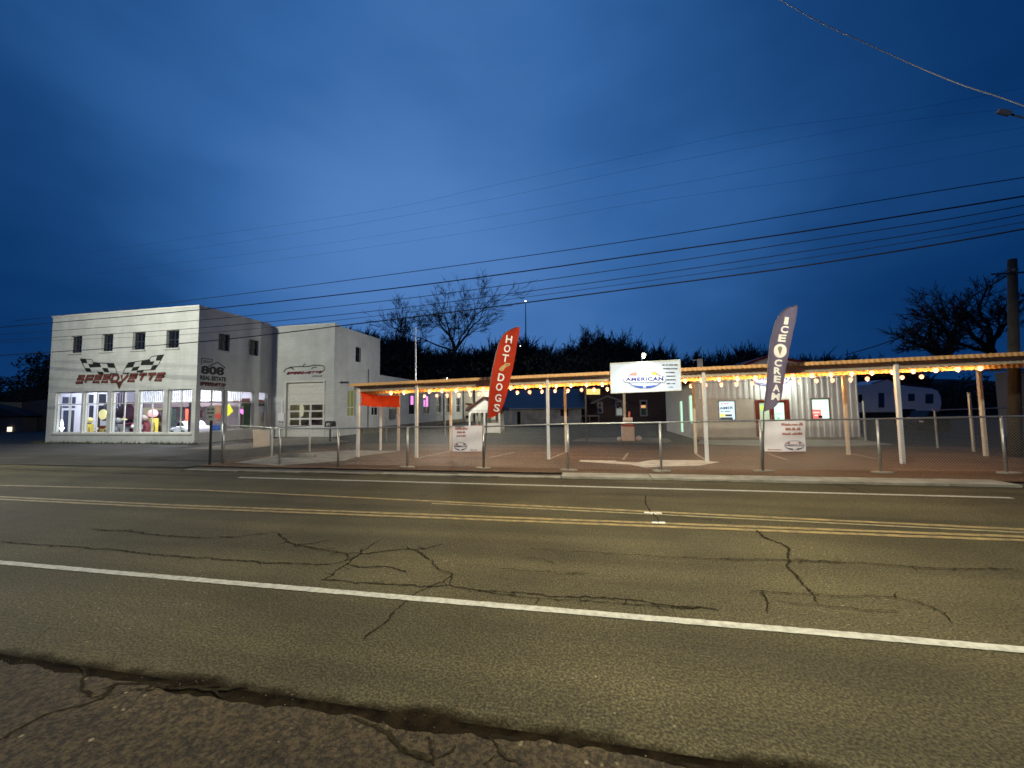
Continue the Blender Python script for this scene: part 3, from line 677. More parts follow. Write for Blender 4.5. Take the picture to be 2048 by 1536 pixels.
# --- painted lettering and logos
M_red_let = mat('faded_red_lettering', (0.23, 0.055, 0.042), 0.6, var=.2, vscale=6); M_let_black = mat('black_lettering', (0.016, 0.015, 0.012), 0.6)
def on_front(zx, zy, d=.012):
    p = aty(140 + zx / 9.99, 700 + zy / 9.99, YB); p.y -= d; return p
lg = MB()
for poly in [[(200,175),(320,180),(350,262),(240,258)], [(455,240),(595,262),(628,340),(400,352),(368,282),(470,278)], [(740,262),(880,270),(912,362),(765,350)], [(305,362),(400,362),(440,440),(340,432)],
             [(645,355),(755,362),(790,445),(690,440)], [(540,432),(660,440),(685,492),(570,480)], [(800,460),(940,465),(930,490),(830,490)],
             [(1160,260),(1305,235),(1260,345),(1110,358)], [(1440,212),(1600,190),(1612,232),(1690,222),(1655,300),(1410,302)], [(1745,110),(1885,92),(1815,210),(1715,212)], [(1260,345),(1400,325),(1345,410),(1225,418)],
             [(1660,305),(1765,295),(1700,392),(1605,395)], [(1345,410),(1500,395),(1450,450),(1330,450)], [(1060,462),(1200,450),(1180,480),(1060,485)]]:
    lg.add([on_front(a, b) for a, b in poly], [tuple(range(len(poly)))])
for pl in [[(200,175),(435,190),(465,245),(600,262),(880,270),(945,465)], [(240,258),(345,440)], [(1062,462),(1110,358),(1165,258),(1580,192),(1632,130),(1885,92),(1815,210),(1765,295),(1700,392),(1500,405)]]:
    lg.ribbon([on_front(a, b, .010) for a, b in pl], .045, up=(0, -1, 0))
make('chequered_flags_logo', lg, M_let_black, bld)
# sporty lettering drawn with bars: S P E E D V E T T E
STR = {'S': [((1,1),(0.1,1),(0.0,.55),(.9,.5),(.85,0),(-.15,0))], 'P': [((0,0),(.12,1),(1,1),(.95,.5),(.1,.5))], 'e': [((.9,0),(0,0),(.1,1),(1,1),(.95,.55),(.1,.5))],
       'D': [((0,0),(.12,1),(.75,1),(1,.6),(.85,0),(0,0))], 'V': [((0,1),(.42,0),(1,1))], 'T': [((0,1),(1.1,1)), ((.6,1),(.45,0))]}
def sporty(txt, bl, br, tl, tr, w, nrm, m, name, parent, lift=.012, thick_first=1.0):
    bl, br, tl, tr = map(Vector, (bl, br, tl, tr)); mb = MB(); n = len(txt); nv = Vector(nrm)
    for i, c in enumerate(txt):
        for st in STR[c]:
            pts = []
            for u, v in st:
                U = (i + .08 + u * .78) / n; v = .08 + v * .84
                pts.append((bl * (1 - U) + br * U) * (1 - v) + (tl * (1 - U) + tr * U) * v + nv * lift)
            mb.ribbon(pts, w, up=nrm)
            for q in pts[1:-1]:
                mb.add([q + Vector((0, 0, w * .5)), q + Vector(nrm).cross(Vector((0, 0, 1))) * w * .5, q - Vector((0, 0, w * .5)), q - Vector(nrm).cross(Vector((0, 0, 1))) * w * .5], [(0, 1, 2, 3)])
    return make(name, mb, m, parent)
q = [on_front(*p, 0) for p in ((120, 668), (1875, 612), (165, 515), (1930, 458))]
sporty('SPeeDVeTTe', *q, .19, (0, -1, 0), M_let_black, 'showroom_lettering_outline', bld, lift=.014)
sporty('SPeeDVeTTe', *q, .12, (0, -1, 0), M_red_let, 'showroom_lettering', bld, lift=.019)
lg = MB(); lg.add([on_front(925, 645, .024), on_front(1065, 610, .024), on_front(990, 790, .024)], [(0, 1, 2)]); make('logo_point', lg, mat('dark_red_lettering', (.10, .03, .02), .6), bld)
# side wall: 808 REAL ESTATE
def on_side(zx, zy, d=.012):
    p = atx(395 + zx / 20.48, 710 + zy / 20.48, XS); p.x += d; return p
lg = MB()
def st_(s, bl, br, tl, tr, b=0.0, sp=1.0): put_text(lg, s, on_side(*bl), on_side(*br), on_side(*tl), on_side(*tr), bold=b, sp=sp)
st_('808', (120, 770), (1085, 850), (140, 420), (1085, 500), .05)
st_('REAL ESTATE', (100, 1010), (1160, 1095), (100, 825), (1160, 915), .06)
st_('GROUP', (215, 320), (540, 345), (215, 210), (540, 240), .03)
for pl in [[(440, 465), (820, 300), (1130, 525)], [(1060, 545), (1130, 525)], [(150, 400), (150, 130)], [(150, 130), (620, 180)], [(600, 180), (590, 330)]]:
    lg.ribbon([on_side(*a) for a in pl], .07 if len(pl) == 3 else .045, up=(1, 0, 0))
make('estate_lettering', lg, M_let_black, bld)
sporty('SPeeDVeTTe', on_side(95, 1235, 0), on_side(1120, 1310, 0), on_side(115, 1095, 0), on_side(1165, 1180, 0), .085, (1, 0, 0), mat('crimson_lettering', (.13, .012, .016), .6), 'side_lettering', bld)
lg = MB(); st_('GARAGE', (850, 1370), (1080, 1390), (850, 1330), (1080, 1345), .02); make('small_side_lettering', lg, M_let_black, bld)
# wing logo: sports car outline above red lettering
def on_wing(zx, zy, d=.012):
    p = aty(540 + zx / 8.533, 700 + zy / 8.533, YW); p.y -= d; return p
lg = MB()
for pl in [[(240, 380), (258, 335), (310, 310), (370, 292), (520, 282), (600, 285), (690, 275), (740, 258), (830, 262), (920, 275), (935, 320), (920, 350), (890, 365)],
           [(310, 310), (370, 305), (415, 335)], [(710, 330), (730, 300), (765, 288), (800, 300)], [(560, 272), (590, 250), (610, 235)]]:
    lg.ribbon([on_wing(*a) for a in pl], .07, up=(0, -1, 0))
put_text(lg, 'GARAGE', on_wing(720, 460), on_wing(890, 455), on_wing(725, 432), on_wing(895, 428), bold=.02)
make('wing_logo', lg, M_let_black, bld)
sporty('SPeeDVeTTe', on_wing(285, 418, 0), on_wing(880, 395, 0), on_wing(300, 378, 0), on_wing(905, 362, 0), .09, (0, -1, 0), mat('wing_red_lettering', (.16, .012, .03), .6), 'wing_lettering', bld)

# --- showroom interior
YI = YW - .15
room = MB()
M_room = mat('showroom_interior_paint', (0.72, 0.70, 0.76), 0.7, var=.08, vscale=1.2)
room.box(XL + .26, XS - .26, YI, YI + .12, .02, 4.3)     # back wall
room.box(XL + .26, XS - .26, YB + .26, YI, 4.3, 4.4)      # ceiling
make('interior_back_wall', room, M_room, bld)
fl = MB(); fl.box(XL + .26, XS - .26, YB + .26, YI, .01, .04); make('interior_floor', fl, mat('showroom_floor', (.30, .27, .24), .25), bld)
# warm panel behind the middle bays
wp = MB(); a0, a1 = aty(275, 840, YI).x, aty(330, 840, YI).x; wp.box(a0 - .6, a1 + .4, YI - .04, YI - .001, .05, 2.45); make('warm_wall_panel', wp, mat('warm_panel', (.72, .62, .38), .7), bld)
dp = MB(); dp.box(aty(176, 840, YI).x, aty(222, 840, YI).x, YI - .04, YI - .001, .05, 3.9); make('dark_doorway', dp, mat('dark_doorway', (.05, .045, .05), .6), bld)
# balcony with balusters across the right bays
bY = YI - 2.0
b0, b1 = aty(272, 806, bY).x, XS - .3
zf = aty(320, 806, bY).z
mb = MB(); mb.box(b0, b1, bY, YI - .002, zf - .30, zf); make('balcony_floor', mb, mat('balcony_edge', (.16, .12, .12), .6), bld)
mb = MB(); mb.box(b0, b1, bY - .03, bY + .03, zf + .92, zf + 1.0); mb.box(b0, b1, bY - .025, bY + .025, zf + .08, zf + .13)
xx = b0
while xx < b1:
    mb.box(xx, xx + .045, bY - .02, bY + .02, zf + .1, zf + .93); xx += .17
make('balcony_railing', mb, mat('railing_white', (.78, .82, .78), .5), bld)
mb = MB(); p0 = aty(222, 839, bY - .5); p1 = aty(268, 803, bY - .5)
for i in range(9):
    t = i / 9; a = p0.lerp(p1, t); b = p0.lerp(p1, t + 1 / 9); mb.box(a.x, b.x + .05, bY - 1.0, bY - .1, b.z - .22, b.z - .04)
    mb.box((a.x + b.x) / 2 - .02, (a.x + b.x) / 2 + .02, bY - 1.03, bY - .99, b.z - .04, b.z + .85)
    mb.box((a.x + b.x) / 2 + .12, (a.x + b.x) / 2 + .16, bY - 1.03, bY - .99, b.z + .02, b.z + .9)
mb.ribbon([p0 + Vector((0, -.5, .95)), p1 + Vector((0, -.5, .95))], .07, up=(0, -1, 0))
make('staircase', mb, mat('stair_dark', (.10, .07, .09), .5), bld)
# what the left bays look at is the inner face of the left flank: a glazed door, dark openings
M_ig = mat('inner_glazing', (.05, .06, .09), .2); M_id = mat('inner_dark', (.03, .03, .035), .4)
def on_flank(px, py, d=.0): return atx(px, py, XL + .27 + d)
def flank_panel(rects, m, name):
    mb = MB()
    for (p0, p1, q0, q1) in rects:
        a = on_flank(p0, (q0 + q1) / 2); b = on_flank(p1, (q0 + q1) / 2); m_ = on_flank((p0 + p1) / 2, q0).z; n_ = max(.05, on_flank((p0 + p1) / 2, q1).z)
        mb.box(XL + .252, XL + .29, min(a.y, b.y), max(a.y, b.y), n_, m_)
    return make(name, mb, m, bld)
fw_ = MB(); fw_.box(XL + .2505, XL + .2515 + .02, YB + .26, YI, .03, 4.29); make('flank_lining', fw_, M_room, bld)
flank_panel([(125, 137, 794, 807), (139.5, 151, 794, 807), (125, 137, 812, 816), (139.5, 150, 812, 816), (125.5, 136, 820.5, 864), (139, 147.5, 820.5, 864)], M_ig, 'inner_glazing')
flank_panel([(111, 121.5, 811, 866)], M_id, 'inner_dark_column')
flank_panel([(177.5, 187, 789, 806), (193.5, 212, 788, 806), (178, 186.5, 811, 838), (193, 212, 811, 823), (193, 200, 823, 862)], M_id, 'inner_opening')
flank_panel([(166, 175, 811, 866)], mat('inner_maroon', (.10, .03, .04), .5), 'inner_maroon_panel')
flank_panel([(225, 240, 846, 866), (250, 268, 812, 866)], mat('inner_maroon', (.10, .03, .04), .5), 'inner_low_panel')
def cabinet(px0, px1, dy, z0, z1, m, label, name='display_cabinet', shelves=0):
    a = aty(px0, 840, YB + dy).x; b = aty(px1, 840, YB + dy).x; y = YB + dy
    mb = MB(); mb.box(a, b, y, y + .4, z0, z1); o = make(name, mb, m, label=label, cat='cabinet')
    for k in range(shelves):
        q = MB(); z = z0 + (z1 - z0) * (k + .5) / shelves; q.box(a + .04, b - .04, y - .03, y - .001, z - .02, z + .02)
        for j in range(4): xx = a + .08 + (b - a - .16) * j / 4; q.box(xx, xx + .08, y - .03, y - .002, z + .021, z + .021 + .10 + .05 * (j % 3))
        make('shelf', q, mat('shelf_goods_%d' % (k % 3), [(.35, .12, .08), (.30, .28, .12), (.12, .16, .22)][k % 3], .6), o)
    return o
M_maroon = mat('maroon_enamel', (.09, .02, .035), .4)
cabinet(314, 322.5, 2.0, .05, 2.0, mat('brown_cabinet', (.07, .05, .045), .5), 'brown cabinet at the right of the fourth bay', shelves=3)
cabinet(376, 382, 1.4, .05, 2.5, mat('dark_post_cabinet', (.04, .02, .025), .5), 'narrow dark cabinet at the right edge of the last bay')
cabinet(335, 339, 2.6, .9, 2.1, mat('dark_green_case', (.03, .06, .05), .5), 'small dark green case hung behind the nose of the white car')
mb = MB()
for k, (a, b) in enumerate(((404, 445), (462, 505))):
    pass
M_tube = emis('ceiling_strip_light', (1.0, .93, 1.0), 14)
def strip_light(x, y, w, pw, label, col=(1, .94, .98)):
    t = empty('ceiling_light', (x, y, 4.2), label, 'ceiling light', 'strip lights in the showroom')
    a = MB(); a.box(x - w / 2, x + w / 2, y - .08, y + .08, 4.22, 4.3); make('housing', a, M_white, t)
    a = MB(); a.box(x - w / 2 + .03, x + w / 2 - .03, y - .06, y + .06, 4.18, 4.218); make('tube', a, M_tube, t)
    l = bpy.data.lights.new('strip_area', 'AREA'); l.shape = 'RECTANGLE'; l.size = w; l.size_y = .25; l.energy = pw; l.color = col
    o = bpy.data.objects.new('strip_area', l); COL.objects.link(o); o.parent = t; o.location = (0, 0, -.04)
    return t
strip_light(-32, 20.6, 2.4, 130, 'strip light over the left end of the showroom', (.80, .84, 1.0))
strip_light(-28.5, 20.4, 2.4, 190, 'strip light over the showroom stairs')
strip_light(-24.9, 20.4, 2.4, 430, 'strip light over the right end of the showroom')

def at_in(px, py, dy): return aty(px, py, YB + dy)
# things in the showroom
def gas_pump(px, dy, h, col, globe, label, w=.5, zbase=.04):
    x = at_in(px, 850, dy).x; y = YB + dy
    t = empty('gas_pump', (x, y, zbase), label, 'gas pump')
    b = MB(); b.box(x - w / 2 - .04, x + w / 2 + .04, y - .22, y + .22, zbase, zbase + .12); b.box(x - w / 2, x + w / 2, y - .18, y + .18, zbase + .12, zbase + h * .74)
    bevel(make('body', b, col, t), .04)
    c = MB(); c.box(x - w * .36, x + w * .36, y - .20, y - .181, zbase + h * .48, zbase + h * .66); make('dial', c, M_white, t)
    n = MB(); n.cyl(x, y, zbase + h * .74, zbase + h * .80, .09, 10); make('neck', n, M_black, t)
    g_ = MB(); g_.sphere((x, y, zbase + h * .9), h * .13, 14, 10); make('globe', g_, globe, t, smooth=True)
    hs = MB(); hs.tube([(x + w / 2, y - .1, zbase + h * .6), (x + w / 2 + .1, y - .12, zbase + h * .4), (x + w / 2 + .05, y - .12, zbase + h * .2), (x + w / 2, y - .1, zbase + h * .35)], .02, 6); make('hose', hs, M_black, t, smooth=True)
    return t
M_yel = mat('yellow_enamel', (.75, .60, .10), .35); M_dkred = mat('dark_red_enamel', (.16, .012, .02), .25, spec=.7); M_maroon = mat('maroon_enamel', (.09, .02, .035), .4)
gas_pump(305, 1.6, 1.95, M_yel, emis('pink_globe', (1, .45, .45), .9), 'yellow gas pump with a pink globe behind the fourth showroom bay')
gas_pump(287, 1.2, 1.60, M_dkred, mat('grey_globe', (.30, .24, .20), .3), 'dark red gas pump with a dull brown globe behind the fourth bay', w=.6)
gas_pump(236, 1.2, 1.45, mat('grey_enamel', (.20, .20, .19), .4), mat('grey_globe2', (.22, .23, .22), .3), 'grey gas pump with a grey globe below the showroom stairs')
gas_pump(178.5, 1.1, 1.50, M_yel, mat('yellow_globe', (.80, .70, .25), .3), 'slim yellow gas pump behind the second showroom bay', w=.3)
# vintage motor fronts (dark red) along the window
def vintage_car(px, dy, label, s=1.0):
    x = at_in(px, 855, dy).x; y = YB + dy
    t = empty('vintage_car', (x, y, .04), label, 'car', 'dark red vintage cars in the showroom')
    b = MB(); prof = [(-.75, .35), (-.78, .62), (-.45, .80), (-.30, 1.02), (.30, 1.02), (.45, .80), (.78, .62), (.75, .35)]
    b.prism([(x + a * s, y, z * s) for a, z in prof], (0, 2.1, 0)); bevel(make('body', b, M_dkred, t), .05)
    w_ = MB(); w_.hexa([(x - .32 * s, y + .9, 1.02 * s), (x + .32 * s, y + .9, 1.02 * s), (x + .34 * s, y + 1.9, 1.02 * s), (x - .34 * s, y + 1.9, 1.02 * s)], [(x - .27 * s, y + 1.1, 1.35 * s), (x + .27 * s, y + 1.1, 1.35 * s), (x + .3 * s, y + 1.8, 1.35 * s), (x - .3 * s, y + 1.8, 1.35 * s)]); make('cabin', w_, G_dark, t)
    g_ = MB(); g_.box(x - .22 * s, x + .22 * s, y - .03, y - .002, .42 * s, .82 * s); make('grille', g_, mat('chrome', (.6, .6, .6), .15, metal=1), t)
    for sx in (-1, 1):
        l = MB(); l.sphere((x + sx * .42 * s, y - .03, .82 * s), .10 * s, 10, 6); make('headlight', l, mat('lamp_glass', (.8, .75, .7), .1), t, smooth=True)
        q = MB(); q.tube([(x + sx * .66 * s - .08, y + .3, .34), (x + sx * .66 * s + .08, y + .3, .34)], .30, 14); make('wheel', q, M_black, t, smooth=False)
    return t
vintage_car(205, 1.5, 'dark red vintage car nose on behind the second showroom bay')
vintage_car(230, 1.9, 'dark red vintage car behind the left half of the third bay')
vintage_car(255, 1.7, 'dark red vintage car under the big maroon sign', 1.15)
# white sports car side on
def coupe(px0, px1, dy, label, col, name='sports_car', H=1.22, body='white'):
    a = at_in(px0, 850, dy).x; b = at_in(px1, 850, dy).x; y = YB + dy; Lc = b - a; z = .04
    t = empty(name, ((a + b) / 2, y, z), label, 'car')
    P = lambda u, h: (a + u * Lc, y, z + h)
    m_ = MB(); m_.prism([P(0, .28), P(0.0, .62), P(.04, .74), P(.30, .82), P(.42, .90), P(.72, .92), P(.92, .86), P(1, .70), P(1, .28)], (0, 1.7, 0)); bevel(make('body', m_, col, t), .06, 3)
    m_ = MB(); m_.prism([(p[0], p[1] + .15, p[2]) for p in (P(.30, .82), P(.45, H), P(.66, H + .01), P(.90, .86))], (0, 1.4, 0)); bevel(make('roof', m_, col, t), .05)
    m_ = MB(); m_.prism([(p[0], p[1] + .13, p[2]) for p in (P(.34, .86), P(.46, H - .06), P(.64, H - .05), P(.76, .90))], (0, .018, 0)); make('side_glass', m_, G_dark, t)
    for u in (.18, .80):
        w_ = MB(); c = P(u, .32); w_.tube([(c[0], y - .02, z + .33), (c[0], y + .2, z + .33)], .33, 18); w = make('wheel', w_, M_black, t)
        w_ = MB(); w_.tube([(c[0], y - .035, z + .33), (c[0], y - .022, z + .33)], .2, 12); make('rim', w_, M_galv, w)
    h_ = MB(); h_.box(a + .02, a + .25, y - .02, y - .001, z + .58, z + .68); make('headlight', h_, mat('lamp_glass', (.8, .75, .7), .1), t)
    return t
M_carwhite = mat('car_white', (.78, .78, .80), .2, spec=.7)
coupe(336, 372, 1.7, 'white sports car side on behind the rightmost front bay of the showroom', M_carwhite)
# round and shaped wall signs
def disc_sign(px, py, dy, r, m, label, rim=None, name='wall_sign'):
    p = at_in(px, py, dy); t = MB(); n = 20
    t.prism([(p.x + r * math.cos(2 * math.pi * i / n), p.y, p.z + r * math.sin(2 * math.pi * i / n)) for i in range(n)], (0, .05, 0))
    o = make(name, t, m, label=label, cat='sign')
    if rim:
        q = MB(); q.prism([(p.x + r * .7 * math.cos(2 * math.pi * i / n), p.y - .012, p.z + r * .55 * math.sin(2 * math.pi * i / n)) for i in range(n)], (0, .008, 0)); make('face', q, rim, o)
    return o
disc_sign(257.5, 823, 1.5, .50, M_maroon, 'big round maroon sign hanging below the showroom stairs', mat('maroon_face', (.14, .04, .07), .5))
disc_sign(205, 829, 1.9, .34, emis('yellow_lit_sign', (.95, .82, .35), .8), 'yellow lit round sign behind the second showroom bay')
disc_sign(247, 831, 3.4, .42, emis('yellow_lit_sign', (.95, .82, .35), .8), 'yellow lit round sign under the foot of the stairs')
def panel_sign(pl, dy, m, label, name='wall_sign', parent=None, th=.04):
    t = MB(); t.prism([at_in(a, b, dy) for a, b in pl], (0, th, 0)); return make(name, t, m, parent, label=label, cat=None if parent else 'sign')
panel_sign([(371, 818), (377, 818), (377, 848), (371, 848)], 3.2, emis('red_neon_panel', (1.0, .10, .05), 1.3), 'tall red lit sign behind the white sports car')
t = empty('light_stack', at_in(123.6, 864, .30), 'stack of small white lit globes behind the leftmost bay', 'lamp')
for i, (yy, r_) in enumerate(((861, .05), (856.5, .11), (849.5, .08), (845, .07), (841, .05))):
    q = at_in(123.8, yy, .30); mb = MB(); mb.sphere(q, r_, 10, 6); make('globe', mb, emis('white_globe', (1, .98, .95), 3), t, smooth=True)
mb = MB(); mb.box(at_in(142, 860, .5).x, at_in(156, 860, .5).x, YB + .4, YB + .9, .04, .62); make('display_box', mb, mat('navy_box', (.01, .02, .09), .5), label='low navy blue box on the floor in the leftmost bay', cat='box')
# things seen through the side windows (plane parallel to the side wall, inside)
def at_sd(px, py, dx): return atx(px, py, XS - dx)
def side_panel(pl, dx, m, label, name='wall_sign', th=.04):
    t = MB(); t.prism([at_sd(a, b, dx) for a, b in pl], (-th, 0, 0)); return make(name, t, m, label=label, cat='sign')
side_panel([(448, 821), (458.5, 808), (466.5, 822), (456.5, 832)], .45, emis('yellow_sign', (1.0, .93, .05), 1.0), 'yellow diamond sign in the second side window of the showroom')
side_panel([(480, 820), (484, 818), (488, 820), (492, 818), (493, 824), (487, 829), (481, 825)], .5, emis('pink_neon', (1.0, .25, .75), 1.6), 'small pink neon shape in the second side window')
side_panel([(480.5, 817), (493, 817), (493, 856), (480.5, 856)], .9, mat('poster_dark', (.13, .06, .06), .6), 'dark narrow poster cabinet behind the pink neon shape')
side_panel([(428, 811), (447, 811), (447, 843), (428, 843)], 1.2, mat('poster_pink', (.62, .35, .30), .6), 'pale pink poster board in the first side window')
side_panel([(430, 828), (442, 828), (442, 836), (430, 836)], 1.12, emis('poster_red', (.75, .08, .08), .35), 'red card on the pale pink poster board')
side_panel([(400, 820), (405, 822), (405, 836), (400, 834)], .8, mat('poster_maroon', (.16, .05, .07), .6), 'maroon round sign edge in the first side window')
side_panel([(467, 798), (500, 796), (500, 806), (467, 806)], 1.4, mat('sign_salmon', (.55, .20, .15), .6), 'salmon red sign board high in the second side window')
side_panel([(518, 799), (527, 800), (527, 806), (518, 805)], .5, mat('sign_salmon2', (.60, .16, .10), .6), 'small red arrow sign in the narrow side window')
mb = MB(); q = at_sd(434, 860, .7); mb.lathe(q.x, q.y, [(.0, .05), (.30, .05), (.33, .3), (.30, .55), (.33, .8), (.30, 1.0), (0, 1.0)], 16); make('barrel', mb, mat('blue_barrel', (.01, .08, .30), .35), smooth=False, label='blue barrel behind the first side window of the showroom', cat='barrel')
mb = MB(); q = at_sd(523, 850, .6)
for i, (r_, z0) in enumerate(((.22, .7), (.20, 1.05), (.16, 1.4), (.12, 1.7))): mb.cyl(q.x, q.y, z0 - .3, z0, r_, 10)
mb.cyl(q.x, q.y, .04, .5, .06, 8); make('display_rack', mb, mat('rack_cream', (.65, .58, .38), .6), label='cream tiered display rack in the narrow side window', cat='rack')
# garage interior
mb = MB(); mb.box(XS + .3, XW - .31, YW + 5.0, YW + 5.1, .02, 3.9); mb.box(XS + .3, XW - .31, YW + .35, YW + 5, 3.9, 4.0); mb.box(XS + .25, XS + .3, YW + .31, YW + 5, .02, 3.9); make('garage_back_wall', mb, mat('garage_wall', (.20, .18, .13), .8, var=.4, vscale=2), bld)
gx = (XS + XW) / 2 - .6
q = bpy.data.lights.new('garage_area', 'AREA'); q.energy = 45; q.size = 1.2; q.color = (1, .86, .55); o = bpy.data.objects.new('garage_area', q); COL.objects.link(o)
t = empty('ceiling_light', (gx, YW + 2, 3.8), 'warm panel light on the garage ceiling', 'ceiling light'); o.parent = t; o.location = (0, 0, -.05)
mb = MB(); mb.box(gx - .6, gx + .6, YW + 1.7, YW + 2.3, 3.8, 3.88); make('panel', mb, emis('garage_panel', (1, .86, .55), 4), t)
_YB = YB; YB = YW
coupe(590, 644, 1.6, 'dark car parked inside the garage behind the glazed door', mat('car_plum', (.05, .02, .035), .15, spec=.8), H=1.3)
YB = _YB
mb = MB(); q = aty(602, 818, YW - .0); n = 14
mb.prism([(q.x + .17 * math.cos(2 * math.pi * i / n), YW + .08, q.z - .05 + (.36 if math.sin(2 * math.pi * i / n) > 0 else .5) * math.sin(2 * math.pi * i / n)) for i in range(n)], (0, .04, 0))
make('shield_sign', mb, mat('shield_cream', (.75, .74, .55), .6), label='cream shield sign hung in the garage door glazing', cat='sign')
# ---------------------------------------------------------------- canopy
YF, YR = 13.9, 16.0
zt = lambda x: 3.045 + .0185 * x        # roof height follows the fall of the street
CX0, CX1 = -9.12, 22.0
M_canopy = mat('canopy_cream_paint', (0.52, 0.44, 0.32), 0.6, var=.22, vscale=3, stretch=(1, 1, .3))
M_postw = mat('post_white_paint', (0.66, 0.68, 0.70), 0.5, col2=(.52, .53, .52), vscale=5, stretch=(1, 1, .4))
M_roofm = mat('corrugated_roof', (0.46, 0.36, 0.23), 0.5, metal=.2, var=.3, vscale=2)
M_beam2 = mat('rear_beam_brown', (0.30, 0.13, 0.045), 0.7, var=.3, vscale=3)
can = empty('canopy', (4, 15, 0), 'long low carport canopy with a corrugated roof on white posts, hung with bulbs', 'canopy')
# corrugated sheet: waves run across x
rf = MB(); n = int((CX1 - CX0) / .02)
vs = []; fs = []
for i in range(n + 1):
    x = CX0 - .1 + (CX1 - CX0 + .2) * i / n; w = .018 * math.sin(2 * math.pi * x / .15)
    z = zt(x) + w
    vs += [(x, YF - .28, z), (x, YR + .35, z - .06), (x, YF - .28, z - .012), (x, YR + .35, z - .072)]
for i in range(n):
    a, b = 4 * i, 4 * i + 4
    fs += [(a, b, b + 1, a + 1), (a + 3, b + 3, b + 2, a + 2), (a + 2, b + 2, b, a), (a + 1, b + 1, b + 3, a + 3)]
rf.add(vs, fs); make('corrugated_roof', rf, M_roofm, can)
def sloped(mb, x0, x1, y0, y1, a, b):
    mb.hexa([(x0, y0, zt(x0) + a), (x1, y0, zt(x1) + a), (x1, y1, zt(x1) + a), (x0, y1, zt(x0) + a)], [(x0, y0, zt(x0) + b), (x1, y0, zt(x1) + b), (x1, y1, zt(x1) + b), (x0, y1, zt(x0) + b)]); return mb
posts_f = [714, 834, 1098, 1411, 1780]; pf_x = [-8.85, -6.38, -1.33, 3.92, 9.45, 15.1]
posts_r = [-8.27, -5.80, -.82, 4.15, 9.30, 13.4, 18.6]
mb = MB(); sloped(mb, CX0 + .02, CX1, YF - .05, YF + .05, -.30, -.032); make('front_beam', mb, M_canopy, can)
mb = MB(); sloped(mb, CX0 + .02, CX1, YR - .05, YR + .05, -.30, -.092); make('rear_beam', mb, M_beam2, can)
for x in [CX0 + .08 + i * 1.25 for i in range(25)]:
    mb = MB(); sloped(mb, x - .035, x + .035, YF + .052, YR - .052, -.26, -.095); make('rafter', mb, M_beam2, can)
def valance(y, a, b, m, name):
    mb = MB(); n = int((CX1 - CX0) / .025); vs = []
    for i in range(n + 1):
        x = CX0 + (CX1 - CX0) * i / n; w = .5 + .5 * math.sin(2 * math.pi * x / .15); vs += [(x, y - .012 * w, zt(x) + a - .018 * w), (x, y - .012 * w, zt(x) + b)]
    mb.add(vs, [(2 * i, 2 * i + 2, 2 * i + 3, 2 * i + 1) for i in range(n)]); return make(name, mb, m, can)
M_amberp = mat('amber_corrugated_edge', (.80, .44, .17), .55, var=.2, vscale=1.2)
valance(YF - .30, -.085, .015, M_amberp, 'front_valance')
valance(YF + .34, -.40, -.20, mat('bulb_lit_amber', (.72, .44, .18), .6, var=.15, vscale=2), 'lit_roof_underside')  # added strip, its amber colour stands in for the bulb-lit roof underside
for i, x in enumerate(pf_x):
    mb = MB(); s = .052; b = .078
    mb.box(x - s, x + s, YF - .052 - 2 * s, YF - .053, 0.0, zt(x) - .03); bevel(make('post', mb, M_postw, can), .008)
for i, x in enumerate(posts_r):
    mb = MB(); s = .048; mb.box(x - s, x + s, YR - .048, YR + .048, 0.0, zt(x) - .302); bevel(make('post', mb, M_postw if i < 2 else mat('rear_post_paint', (.50, .47, .42), .55, var=.2, vscale=5), can), .008)
# festoon bulbs
fr = [782, 808, 859, 884, 912, 939, 966, 996.8, 1022, 1051, 1081, 1112.5, 1142, 1173.5, 1205, 1370.5, 1404, 1439, 1476, 1512, 1550, 1587, 1625.5, 1664, 1705.6, 1746, 1787, 1829, 1874.6, 1918.6, 1964.4]
re_ = [849, 873.6, 894, 918, 940.8, 958, 972, 985.8, 1011, 1034.5, 1059, 1084, 1110, 1136, 1163, 1188, 1214.6, 1382, 1411.5, 1443, 1473.6, 1505, 1535.7, 1566, 1599.5, 1633.7, 1666, 1702.6, 1736, 1806, 1845]
M_bulb = emis('warm_bulb', (1.0, 0.43, 0.24), 2.4); M_sock = M_black
def string(px, Y, off, label):
    X = sorted(aty(p, 778, Y).x for p in px)
    if off == -.43:
        X = [x for x in X if not (0.5 < x < 3.3)]
    t = empty('string_light', (X[0], Y, zt(X[0]) + off), label, 'string lights', 'strings of bulbs under the canopy')
    w = MB(); pts = []
    for i, x in enumerate(X):
        pts.append((x, Y, zt(x) + off + .10))
        if i < len(X) - 1: m_ = (x + X[i + 1]) / 2; pts.append((m_, Y, zt(m_) + off + .10 - min(.03, (X[i + 1] - x) * .04)))
    w.tube(pts, .007, 5); make('cable', w, M_black, t)
    proto = None
    for x in X:
        z = zt(x) + off
        ll = bpy.data.lights.new('bulb_light', 'POINT'); ll.energy = 17; ll.color = (1.0, .50, .16); ll.shadow_soft_size = .015
        lo_b = bpy.data.objects.new('bulb_light', ll); COL.objects.link(lo_b); lo_b.parent = t; lo_b.location = Vector((x, Y, z - .085)) - t.location
        if proto is None:
            b = MB(); b.sphere((x, Y, z), .066, 8, 6, 1.15); proto = make('bulb', b, M_bulb, t, smooth=True)
            k = MB(); k.cyl(x, Y, z + .05, z + .105, .022, 8); make('socket', k, M_sock, proto).location = (0, 0, 0)
            sk = proto.children[0]; x_0, z_0 = x, z
        else:
            c = proto.copy(); COL.objects.link(c); c.parent = t; c.location = (x - x_0, 0, z - z_0)
            d = sk.copy(); COL.objects.link(d); d.parent = c
    return t
string(fr, YF + .12, -.385, 'string of warm bulbs along the front beam of the canopy')
